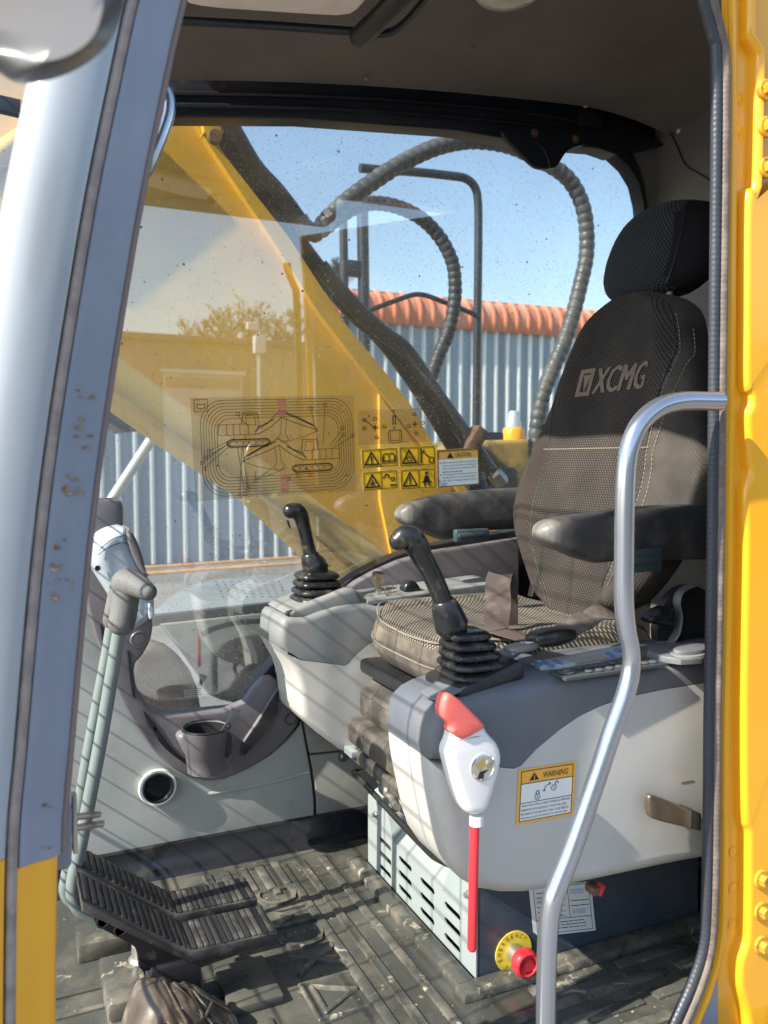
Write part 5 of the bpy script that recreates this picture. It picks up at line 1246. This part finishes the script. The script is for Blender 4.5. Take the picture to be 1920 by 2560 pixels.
def icon(u, v, s, flip=1):
    k.strip(f.line([(u, v), (u+s*.6*flip, v-s*1.6), (u+s*1.6*flip, v-s*1.2), (u+s*1.9*flip, v+s*.6), (u+s*1.2*flip, v+s*1.2)], .0004), .002, f.n); k.strip(f.line([(u, v), (u+s*.7*flip, v+s*1.4), (u+s*1.4*flip, v+s*.9)], .0004), .002, f.n)
for a in ((.05, .28, .03, 1), (.20, .26, .03, 1), (.34, .50, .03, 1), (.10, .52, .03, -1), (.22, .80, .03, 1), (.80, .18, .03, 1), (.93, .45, .03, 1), (.71, .52, .03, 1), (.82, .74, .03, 1)): icon(*a)
k.strip(f.line([(.05, .25), (.235, .52)], .0004), .0025, f.n)
k.make('pictogram', M_ink, cp_, ang=0)
# maintenance diagram
f = WS((35, 75), (925, 60), (62, 640))
dg = thing('maintenance_diagram', f.p(.5, 1), 'large clear window film printed with a service diagram of two crawler excavators', 'sticker')
MB().slab(f.rect(0, 0, 1.0, 1), .0004).make('film', M_film, dg, ang=0)
k = MB(); W = .0012
def rr_path(u0, v0, u1, v1, ru, rv, n=8):
    pts = []
    for cu_, cv_, a0 in ((u1-ru, v0+rv, -pi/2), (u1-ru, v1-rv, 0), (u0+ru, v1-rv, pi/2), (u0+ru, v0+rv, pi)):
        for q in range(n+1):
            a = a0+pi/2*q/n; pts.append((cu_+ru*cos(a), cv_+rv*sin(a)))
    return pts+[pts[0]]
for i in range(7):
    d = .0155*i; k.strip(f.line(rr_path(.05+d, .03+d*1.9, .985-d, .97-d*1.9, .13-d*.6, .24-d), .0003), W, f.n)
k.strip(f.line([(.02, .02), (.095, .02), (.095, .135), (.02, .135), (.02, .02)], .0003), W, f.n)
k.strip(f.line([(.035, .06), (.057, .07), (.08, .06), (.08, .10), (.057, .11), (.035, .10), (.035, .06)], .0003), W*1.3, f.n)
def exc(ox, oy, s, fl, sv):
    def L(pts, w=W): k.strip(f.line([(ox+fl*a*s, oy+b*sv) for a, b in pts], .0003), w, f.n)
    tr = rr_path(0, .0, .26, .075, .035, .035, 5); L(tr, W*2.6); L(rr_path(.012, .016, .248, .059, .025, .02, 5), W)
    for q in range(13): L([(.02+.0185*q, .075), (.02+.0185*q, .086)], W*1.4); L([(.02+.0185*q, .0), (.02+.0185*q, -.008)], W*1.2)
    for q in range(5): L([(.05+.04*q, .035), (.06+.04*q, .035)], W*2)
    L([(-.05, -.05), (-.05, -.16), (.13, -.16), (.13, -.05), (-.05, -.05)]); L([(.0, -.05), (.0, -.16)]); L([(.04, -.05), (.04, -.16)]); L([(.08, -.05), (.08, -.16)]); L([(.11, -.05), (.11, 0)]); L([(.06, -.05), (.2, -.05)])
    L([(.09, -.16), (.10, -.27), (.19, -.27), (.20, -.16), (.17, -.05)], W*1.4); L([(.12, -.25), (.17, -.25), (.18, -.15), (.12, -.15), (.12, -.25)])
    L([(.17, -.08), (.25, -.16), (.31, -.26), (.345, -.29), (.44, -.22), (.55, -.12), (.57, -.06), (.54, -.09), (.42, -.16), (.34, -.22), (.27, -.12), (.19, -.05)], W*1.4)
    L([(.36, -.26), (.45, -.2), (.54, -.12)], W*2.2); L([(.19, -.12), (.29, -.2)], W*2)
    L([(.34, -.22), (.33, -.05), (.31, .0), (.34, .05), (.38, .02), (.36, -.04), (.37, -.2)]); L([(.36, .04), (.47, .0), (.56, -.06)])
exc(.20, .42, .98, 1, .95); exc(.845, .70, -.98, 1, .95)
for a in (((.72, .14), (.76, .50)), ((.81, .11), (.79, .50)), ((.92, .35), (.83, .52)), ((.925, .41), (.85, .53)), ((.99, .42), (.86, .54)), ((.07, .58), (.25, .42)), ((.05, .63), (.22, .44)), ((.09, .52), (.25, .40)), ((.06, .68), (.22, .47)), ((.29, .95), (.26, .50)), ((.26, .97), (.285, .50)), ((.31, .90), (.29, .50)), ((.27, .18), (.32, .28)), ((.36, .82), (.36, .74)), ((.37, .82), (.46, .72)), ((.38, .82), (.56, .72)), ((.62, .80), (.60, .74)), ((.70, .80), (.69, .74))):
    k.strip(f.line(a, .0003), W, f.n)
for u, v in ((.72, .13), (.81, .10), (.92, .34), (.925, .41), (.99, .42), (.07, .58), (.05, .63), (.09, .52), (.06, .69), (.29, .96), (.26, .98), (.31, .91), (.27, .165), (.36, .83), (.56, .83), (.62, .81), (.70, .81)):
    k.strip(f.line([(u-.009, v-.016), (u+.009, v-.016), (u+.009, v+.016), (u-.009, v+.016), (u-.009, v-.016)], .0003), W*1.1, f.n)
k.make('line_drawing', M_ink, dg, ang=0)
M_dred = mat('diagram_red', (.35, .12, .10), .5)
for v0 in (.03, .80):
    rd = MB()
    for i in range(7): rd.strip(f.line([(.515, v0+.012+.024*i), (.56, v0+.012+.024*i)], .0004), .0045, f.n)
    rd.make('red_block', M_dred, dg, ang=0)
# etched mark of the window maker
em_ = MB(); 
f = Fr(P(460, 1712, Y=YW), P(502, 1706, Y=YW), P(462, 1746, Y=YW))
em_.strip([f.p(.45+.18*cos(a), .15+.14*sin(a), 0) for a in [2*pi*q/16 for q in range(17)]], .0012, f.n)
rr = random.Random(2); lines(em_, f, 0, .38, 1, .95, 4, .0018, rr, 0)
em_.make('glass_etching', mat('etching_white', (.55, .53, .5), .8), cab, ang=0)
# ------------------------------------------------------------------ excavator boom beside the cab
YB = 2.42
M_orange_roof = mat('orange_sheet_metal', (.60, .20, .10), .5, var=.12, vs=1.5, dirt=(.62, .42, .34), da=.43, ds=1.2, dw=.12)
M_zinc = mat('zinc_sheet', (.27, .35, .41), .42, metal=.15, var=.1, vs=.8, dirt=(.20, .245, .28), da=.45, ds=2.5, dw=.15, stretch=(1, 1, .1))
M_zincr = mat('zinc_rib', (.62, .66, .68), .3, metal=.35, var=.05)
M_pipe = mat('dark_hydraulic_pipe', (.022, .027, .036), .36, var=.2, dirt=(.05, .055, .065), da=.33, ds=10, dw=.15)
M_hose = mat('grey_hose_sleeve', (.07, .075, .078), .42, var=.15, dirt=(.15, .145, .13), da=.38, ds=16, dw=.15)
M_hosed = mat('dark_hose_sleeve', (.03, .034, .042), .5, var=.15, dirt=(.08, .08, .08), da=.4, ds=12)
M_fit = mat('hose_fitting_steel', (.30, .29, .26), .35, metal=.7, var=.2)
boom = thing('excavator_boom', P(1180, 1400, Y=2.6), 'yellow excavator boom rising past the side window', 'excavator boom')
top = [(1260, 1400), (1130, 1200), (1050, 1100), (949, 977), (800, 786), (690, 612), (527, 368), (400, 165), (250, -60), (-500, -700)]
botm = [(-500, 330), (-200, 545), (0, 695), (272, 905), (475, 1046), (720, 1230), (912, 1415), (1060, 1560), (1250, 1560)]
MB().slab(PY(YB, top+botm), .46).make('boom_box', M_yelm, boom, ang=20)
tp = [(1300, 1400), (1150, 1200), (1084, 1112), (1021, 1002), (856, 800), (720, 590), (564, 391), (430, 165), (290, -60), (-460, -700), (-500, -700), (250, -60), (400, 165), (527, 368), (690, 612), (800, 786), (949, 977), (1050, 1100), (1130, 1200), (1260, 1400)]
MB().slab(PY(YB-.03, tp), .52).make('top_flange', M_yelm, boom, ang=20)
bcy = thing('boom_cylinder', P(900, 1400, Y=2.33), 'pale yellow boom cylinder slanting across the window below the boom', 'hydraulic cylinder')
M_cyl = mat('pale_yellow_cylinder', (.74, .55, .20), .4, var=.06)
MB().tube(PY(2.33, [(-300, 490), (100, 800), (267, 918), (490, 1082), (700, 1228), (920, 1392), (1050, 1500)]), .043, 24).make('cylinder_barrel', M_cyl, bcy)
bp_ = [(-500, 300), (-200, 515), (0, 665), (272, 882), (475, 1026), (620, 1130), (720, 1208), (912, 1395), (1060, 1530), (1050, 1600), (890, 1440), (700, 1260), (503, 1128), (405, 1058), (263, 955), (0, 745), (-200, 590), (-500, 380)]
MB().slab(PY(YB-.03, bp_), .52).make('bottom_flange', M_yelm, boom, ang=20)
MB().slab(PY(YB-.012, [(948, 985), (1040, 1110), (1130, 1220), (1130, 1420), (985, 1420), (950, 1250)]), .02, r=.004).make('boom_gusset', M_yelm, boom, ang=20)
MB().tube(spline(PY(YB-.03, [(-60, 430), (0, 388), (60, 345), (130, 296), (250, 215)]), 4), .03, 12).make('boom_pipe', M_yelm, boom)
MB().slab(PY(YB-.05, [(500, 285), (545, 290), (560, 330), (540, 350), (510, 330)]), .08, r=.006).make('pipe_clamp', M_yelm, boom)
MB().lathe([(.001, -.02), (.018, -.02), (.02, 0)], P(535, 345, Y=YB-.05), (0, 1, 0), 16).make('clamp_bolt', M_rust, boom)
def pipe(nm, px, Y, r, m, label, cat='pipe', grp='hydraulic pipes', n=14):
    o = MB().tube(spline(PY(Y, px), 8), r, n).make(nm, m, ang=70); tag(o, label, cat, grp); return o
p1 = thing('hydraulic_pipe', P(753, 550, Y=2.5), 'grey steel hydraulic pipe ending in an elbow fitting on top of the boom', 'pipe', 'hydraulic pipes')
MB().tube(spline(PY(2.5, [(540, 240), (581, 314), (638, 412), (690, 470), (722, 510), (752, 552)]), 8), .022, 16).make('pipe_tube', M_hose, p1)
MB().tube(spline(PY(2.5, [(748, 545), (765, 575), (782, 582), (800, 572), (815, 556)]), 6), [.027+.004*((i // 4) % 2) for i in range(25)], 12).make('elbow_fitting', M_fit, p1, ang=30)
MB().lathe([(.026, -.012), (.031, -.01), (.031, .01), (.026, .012)], P(820, 548, Y=2.5), (1, 0, .8), 6).make('hex_nut', M_fit, p1, ang=20)
pipe('hydraulic_pipe', [(505, 270), (557, 352), (640, 460), (725, 580), (800, 680), (880, 775), (955, 845), (1010, 915), (1060, 990), (1120, 1090), (1180, 1190)], 2.56, .030, M_pipe, 'dark hydraulic pipe running down along the upper flange of the boom')
pipe('hydraulic_pipe', [(800, 665), (880, 760), (960, 835), (1000, 862), (1037, 905), (1101, 1000), (1168, 1093), (1232, 1185)], 2.50, .026, M_hose, 'grey hydraulic pipe lying over the dark pipe near the boom foot')
cl = thing('pipe_clamp', P(1185, 1110, Y=2.48), 'rusty steel clamp joining the hydraulic pipes at the boom foot', 'clamp')
MB().rbox(P(1182, 1105, Y=2.48), (.05, .06, .11), .008, rot=Matrix.Rotation(radians(35), 3, 'Y')).make('clamp_block', M_rust, cl)
MB().lathe([(.022, -.03), (.028, -.02), (.028, .02), (.022, .03)], P(1245, 1195, Y=2.48), (1, 0, -1), 6).make('clamp_nut', M_fit, cl, ang=20)
def sleeve(px, Y, r, per, m, label, amp=.13):
    pth = spline([P(*p, Y=Y) for p in px], 14); L = [0]
    for a, b in zip(pth, pth[1:]): L.append(L[-1]+(b-a).length)
    n = int(L[-1]/per*6); out = []; j = 0
    for i in range(n+1):
        s = L[-1]*i/n
        while j < len(L)-2 and L[j+1] < s: j += 1
        out.append(pth[j].lerp(pth[j+1], min(1, (s-L[j])/max(1e-9, L[j+1]-L[j]))))
    rr = [r*(1+amp*(abs(sin(pi*(i % 6)/6))**.6-.6)) for i in range(n+1)]
    o = MB().tube(out, rr, 16).make('hydraulic_hose', m, ang=70); tag(o, label, 'hose', 'sleeved hydraulic hoses'); return o
sleeve([(815, 552), (863, 506), (928, 457), (1004, 408), (1080, 372), (1145, 355), (1205, 352), (1280, 366), (1351, 400), (1404, 432), (1436, 468), (1458, 520), (1467, 582), (1465, 647), (1451, 712), (1432, 788), (1404, 870), (1378, 930), (1359, 982), (1346, 1040), (1339, 1110), (1345, 1180)], 2.62, .0285, .034, M_hose, 'ribbed grey sleeved hose arching high behind the window down to the seat')
sleeve([(800, 580), (846, 545), (885, 520), (933, 508), (993, 517), (1053, 546), (1100, 594), (1130, 653), (1138, 712), (1134, 772), (1120, 832), (1096, 890), (1075, 950)], 3.0, .027, .03, M_hosed, 'dark ribbed hose looping low behind the window in front of the handrail')
pipe('electric_cable', [(905, 785), (922, 777), (988, 752), (1047, 736), (1112, 756), (1183, 785), (1200, 800)], 3.3, .011, M_pipe, 'thin dark cable sagging in front of the orange gutter', 'cable', None)
hr_ = pipe('outer_handrail', [(900, 420), (944, 424), (1036, 430), (1130, 440), (1165, 447), (1187, 468), (1195, 505), (1196, 600), (1194, 788), (1192, 950), (1190, 1120)], 3.7, .021, M_pipe, 'grey tubular handrail bent square outside the side window', 'handrail', None)
ps = thing('lamp_post_pair', P(890, 1000, Y=4.5), 'pair of blurred grey uprights with a cross clamp beyond the boom', 'uprights')
MB().tube(PY(4.5, [(858, 540), (866, 1010)]), .024, 12).make('upright', M_pipe, ps); MB().tube(PY(4.5, [(906, 520), (914, 1010)]), .034, 12).make('upright', M_pipe, ps)
MB().rbox(P(884, 672, Y=4.5), (.13, .05, .09), .01).make('cross_clamp', M_pipe, ps)
# machine deck behind the cab window
dk = thing('engine_deck', P(1300, 1250, Y=3.2), 'ochre engine deck with dark fittings seen low through the side window', 'machine deck')
MB().slab(PY(2.95, [(1150, 1150), (1230, 1100), (1340, 1098), (1480, 1090), (1600, 1095), (1600, 1500), (1150, 1500)]), .9, r=.02).make('deck_hood', mat('ochre_deck', (.38, .25, .05), .5, var=.25, dirt=(.08, .07, .05), da=.45, ds=5), dk)
MB().rbox(P(1240, 1200, Y=2.9), (.16, .10, .10), .02).rbox(P(1190, 1240, Y=2.9), (.12, .10, .12), .02).make('valve_block', M_pipe, dk)
MB().rbox(P(1200, 1095, Y=3.1), (.18, .1, .05), .01).make('deck_rail', M_pipe, dk)
fc_ = thing('filter_canister', P(1283, 1105, Y=3.3), 'yellow canister with a pale cap standing on the engine deck', 'canister')
cc_ = P(1284, 1106, Y=3.3)
MB().lathe([(.052, 0), (.055, .01), (.05, .06), (.045, .068), (.001, .068)], cc_, (0, 0, 1), 24).make('canister_body', mat('bright_yellow_plastic', (.85, .42, .02), .4), fc_)
MB().lathe([(.034, .066), (.034, .09), (.026, .11), (.026, .135), (.018, .145), (.001, .145)], cc_, (0, 0, 1), 20).make('canister_cap', M_zincr, fc_)
# right-hand step and undercarriage seen through the low window
rs = thing('side_step', P(560, 1560, Y=3.2), 'pale tread plate step with round studs outside the low window', 'step')
stp = [P(*p, Z=.45) for p in c5((560, 640), (690, 545), (740, 495), (860, 440), (1000, 420), (1300, 425), (1420, 470), (1420, 515), (680, 585))]
MB().slab(chaikin(stp, 1), .03, (0, 0, 1), r=.006).make('tread_plate', mat('pale_tread_plate', (.24, .28, .30), .6, var=.15, dirt=(.16, .17, .17), da=.45, ds=4, dw=.2), rs)
stud = MB()
for i in range(9):
    for j in range(6):
        q = P(*c5((930+i*34+j*6, 440+j*13))[0], Z=.4505); stud.lathe([(.008, 0), (.006, .003), (.001, .004)], q, (0, 0, 1), 8)
tag(stud.make('studs', mat('stud_grey', (.13, .15, .16), .6), rs), None, kind='stuff')
MB().slab(PY(2.88, c5((560, 640), (680, 585), (1420, 505), (1420, 545), (690, 622), (560, 680))), .03, r=.004).make('step_edge', M_pipe, rs)
MB().slab(PY(2.94, c5((690, 622), (1420, 540), (1420, 900), (900, 900), (800, 760))), .1, r=.01).make('step_skirt', mat('pale_skirt_paint', (.30, .36, .38), .5, var=.15, dirt=(.16, .14, .1), da=.42, ds=4, dw=.2), rs)
MB().tube(spline(PY(2.92, c5((870, 670), (930, 640), (1040, 615), (1240, 605))), 5), .01, 8).make('skirt_bead', M_pipe, rs)
MB().slab(chaikin(PY(2.92, c5((880, 960), (900, 820), (960, 720), (1050, 670), (1180, 690), (1280, 800), (1300, 1000))), 2), .1, r=.03).make('step_guard', mat('dark_dirty_guard', (.045, .05, .052), .8, var=.4, vs=4, dirt=(.14, .14, .13), da=.45, ds=5, dw=.2), rs)
MB().slab(chaikin(PY(2.96, c5((540, 1020), (560, 780), (640, 700), (760, 740), (850, 860), (880, 1030))), 1), .1, r=.03).make('chassis_plate', mat('brown_chassis', (.10, .082, .065), .85, var=.35, vs=4, dirt=(.2, .17, .13), da=.42, ds=5, dw=.15), rs)
tk_ = thing('crawler_track', (.5, 3.2, GZ), 'muddy brown crawler track frame below the side window', 'track')
MB().slab([(-2.2, 2.75, GZ+.05), (2.4, 2.75, GZ+.05), (2.6, 2.75, GZ+.4), (2.4, 2.75, GZ+.8), (-2.2, 2.75, GZ+.8), (-2.5, 2.75, GZ+.4)], .6, r=.05).make('track_belt', mat('muddy_track', (.13, .10, .075), .85, var=.3, vs=5, bump=.6, bs=30), tk_)
for i in range(24):
    MB().rbox((-2.1+.19*i, 3.05, GZ+.83), (.15, .62, .04), .01).make('track_shoe', bpy.data.materials['muddy_track'], tk_)
sr = thing('track_side_rail', P(340, 1200, Y=4.2), 'pale grey steel tube slanting beyond the boom bottom', 'tube')
MB().tube(PY(4.2, c5((690, -230), (480, 90))), .026, 12).make('slanted_tube', M_zincr, sr)
# ------------------------------------------------------------------ warehouse with corrugated wall beyond the machine
WY = 18.0
wh_ = thing('warehouse', (8, WY, GZ), 'corrugated blue-grey warehouse with a curved orange eave and pale roof', 'warehouse')
zt = P(1100, 815, Y=WY).z
MB().box((11, WY+.1, (zt+GZ)/2), (52, .2, zt-GZ)).make('wall_sheet', M_zinc, wh_, ang=0)
ribm = None
for i in range(64):
    x = 1.2+.335*i
    if ribm is None:
        ribm = MB().loft([[Vector((x-.055, WY, z)), Vector((x-.02, WY-.06, z)), Vector((x+.03, WY-.06, z)), Vector((x+.055, WY, z))] for z in (GZ+.02, zt)]).make('wall_rib', M_zincr, wh_, ang=0); x00 = x
    else:
        o = ribm.copy(); COL.objects.link(o); o.location.x += x-x00
er = [(WY-.12, zt-.05), (WY-.20, zt+.15), (WY-.18, zt+.38), (WY-.05, zt+.58), (WY+.2, zt+.72)]
ez = spline([Vector((0, a, b)) for a, b in er], 4)
MB().loft([[Vector((x, p.y, p.z)) for p in ez]+[Vector((x, WY+.25, zt-.05))] for x in (-14, 37)]).make('curved_eave', M_orange_roof, wh_, ang=40)
erb = None
for i in range(64):
    x = 1.2+.335*i+.16
    if erb is None: erb = MB().tube([Vector((x, p.y, p.z)) for p in ez], .06, 8).make('eave_rib', M_orange_roof, wh_); x00 = x
    else:
        o = erb.copy(); COL.objects.link(o); o.location.x += x-x00
MB().add([(-14, WY+.15, zt+.72), (37, WY+.15, zt+.72), (37, WY+8, zt+1.75), (-14, WY+8, zt+1.75), (37, WY+8.1, GZ), (-14, WY+8.1, GZ)], [(0, 1, 2, 3), (3, 2, 4, 5)]).make('roof_sheet', mat('pale_roof_sheet', (.52, .50, .46), .6, var=.08), wh_, ang=0)
kb = thing('kerb_markings', P(540, 1420, Z=GZ), 'two orange painted kerb lines along the foot of the warehouse', 'kerb lines')
for dy in (0, 1): 
    a, b = [P(*q, Z=GZ) for q in (c5((560, 388+dy*27), (1300, 336+dy*27)))]
    d = (b-a).normalized(); MB().rbox((a+b)/2+Vector((0, 0, .02)), ((b-a).length*2.5, .12, .05), .01, rot=Matrix.Rotation(math.atan2(d.y, d.x), 3, 'Z')).make('painted_kerb', mat('kerb_orange', (.75, .38, .14), .7) if dy == 0 else bpy.data.materials['kerb_orange'], kb)
pk = thing('parked_machine', P(330, 1090, Y=9), 'dark machine part with a red-orange fender parked before the warehouse', 'machine')
MB().slab(PY(9, cv(0, 600, .5787, [(380, 560), (455, 610), (540, 680), (585, 740), (600, 825), (540, 830), (440, 770), (380, 780)])), .8, r=.05).make('machine_body', M_pipe, pk)
MB().slab(PY(8.9, cv(0, 600, .5787, [(583, 715), (625, 745), (660, 800), (716, 826), (640, 812), (600, 770)])), .5, r=.03).make('machine_fender', mat('red_orange_paint', (.6, .11, .05), .4), pk)
lmp = thing('work_lamp', P(12, 660, Y=2.0), 'small grey work lamp bracket left of the silver pillar', 'lamp')
MB().slab(chaikin(PY(1.95, [(-60, 600), (0, 588), (20, 590), (28, 620), (24, 690), (14, 740), (-10, 760), (-60, 765)]), 1), .05, r=.008).make('lamp_body', M_zincr, lmp)
MB().rbox(P(4, 618, Y=1.945), (.012, .01, .05), .002).rbox(P(8, 690, Y=1.945), (.012, .01, .03), .002).make('lamp_clip', M_blk, lmp)
# far tree
M_bark = mat('bare_twig_brown', (.13, .095, .065), .9, var=.3)
def tree(name, base, h, w, label, seed, grp):
    t = thing(name, base, label, 'tree', grp); rd_ = random.Random(seed); base = Vector(base)
    MB().tube([base, base+Vector((rd_.uniform(-.2, .2), 0, h*.5)), base+Vector((0, 0, h))], lambda u: .16*(1-u)+.01, 7).make('trunk', M_bark, t)
    mb = MB()
    for k in range(130):
        z = h*rd_.uniform(.15, .95); a = rd_.random()*2*pi; L = w*(1-z/h*.75)*rd_.uniform(.4, 1.1); d = Vector((cos(a), sin(a), rd_.uniform(.6, 1.6))).normalized()
        p0 = base+Vector((0, 0, z)); p1 = p0+d*L
        s = d.orthogonal().normalized()*.02; mb.add([p0-s, p0+s, p1], [(0, 1, 2)])
        for q in range(9):
            u = rd_.uniform(.25, 1); b0_ = p0.lerp(p1, u); dd = (d+Vector((rd_.uniform(-1, 1), rd_.uniform(-1, 1), rd_.uniform(-.2, 1))).normalized()*.9).normalized(); b1q = b0_+dd*L*.5*rd_.uniform(.4, 1); s2 = dd.orthogonal().normalized()*.016
            mb.add([b0_-s2, b0_+s2, b1q], [(0, 1, 2)])
            for q2 in range(3):
                b2q = b0_.lerp(b1q, rd_.random()); de = Vector((rd_.uniform(-1, 1), rd_.uniform(-1, 1), rd_.uniform(0, 1))).normalized()*L*.25; mb.add([b2q-s2*.8, b2q+s2*.8, b2q+de], [(0, 1, 2)])
    mb.make('crown', M_bark, t, ang=0)
tree('bare_tree', P(842, 760, Y=48)*1.0-Vector((0, 0, 0)), 2.6, 1.6, 'small hazy tree rising behind the warehouse roof', 11, None)

# ------------------------------------------------------------------ what stands across the yard, mirrored in the window
MY = 2*2.1155; OY = -12.0; VY = MY-OY
def RP(px, py): q = P(px, py, Y=VY); return Vector((q.x, OY, q.z))
ob_ = thing('grey_shed', (5, OY, GZ), 'grey corrugated shed across the yard, mirrored in the side window', 'shed')
rt0 = RP(520, 852).z
M_shed = mat('shed_sheet', (.30, .285, .255), .6, var=.05, vs=.7)
MB().box((8, OY-.1, (rt0+GZ)/2), (40, .2, rt0-GZ)).make('wall_sheet', M_shed, ob_, ang=0)
rm = None
for i in range(60):
    x = -1+.24*i
    if rm is None: rm = MB().loft([[Vector((x-.05, OY, z)), Vector((x+.05, OY, z)), Vector((x+.025, OY+.04, z)), Vector((x-.025, OY+.04, z))] for z in (GZ, rt0-.06)]).make('wall_rib', M_shed, ob_, ang=0); x00 = x
    else:
        o = rm.copy(); COL.objects.link(o); o.location.x += x-x00
MB().rbox((8, OY+.05, rt0), (40, .3, .12), .02).make('roof_trim', mat('shed_trim_dark', (.16, .15, .135), .6), ob_)
a, b = RP(405, 925), RP(603, 925)
MB().rbox(((a.x+b.x)/2, OY+.06, (a.z+GZ)/2), (b.x-a.x, .1, a.z-GZ), .02).make('sliding_door', mat('pale_door', (.55, .53, .5), .5), ob_)
MB().rbox(((a.x+b.x)/2, OY+.13, a.z-.02), (b.x-a.x+.1, .06, .08), .01).make('door_track', M_zincr, ob_)
MB().rbox(((a.x+b.x)/2, OY+.12, a.z-.22), (b.x-a.x-.1, .03, .2), .01).make('door_louvre', M_shed, ob_)
lpz = RP(632, 830)
lp_ = thing('yard_lamp', (lpz.x, OY+.4, GZ), 'grey pole with floodlight and camera boxes before the shed, mirrored in the window', 'lamp post')
MB().tube([(lpz.x, OY+.4, GZ), (lpz.x, OY+.4, lpz.z)], .035, 8).make('pole', M_zincr, lp_)
MB().rbox((lpz.x-.12, OY+.4, lpz.z+.05), (.22, .12, .14), .02).make('floodlight', M_stwh, lp_)
MB().rbox((lpz.x, OY+.45, lpz.z-.3), (.22, .16, .34), .02).make('control_box', M_stwh, lp_)
for k, (px, py, w) in enumerate(((470, 800, 1.6), (510, 790, 1.5), (545, 770, 1.5), (575, 765, 1.4), (620, 752, 1.8), (650, 760, 1.7), (690, 775, 1.2), (715, 790, 1.2), (742, 765, 1.4))):
    q = P(px, py, Y=MY+30); tree('poplar_tree', (q.x, -30, GZ), q.z-GZ, w*1.5, 'bare brown poplar behind the grey shed, mirrored in the window', 20+k, 'poplars behind the shed')
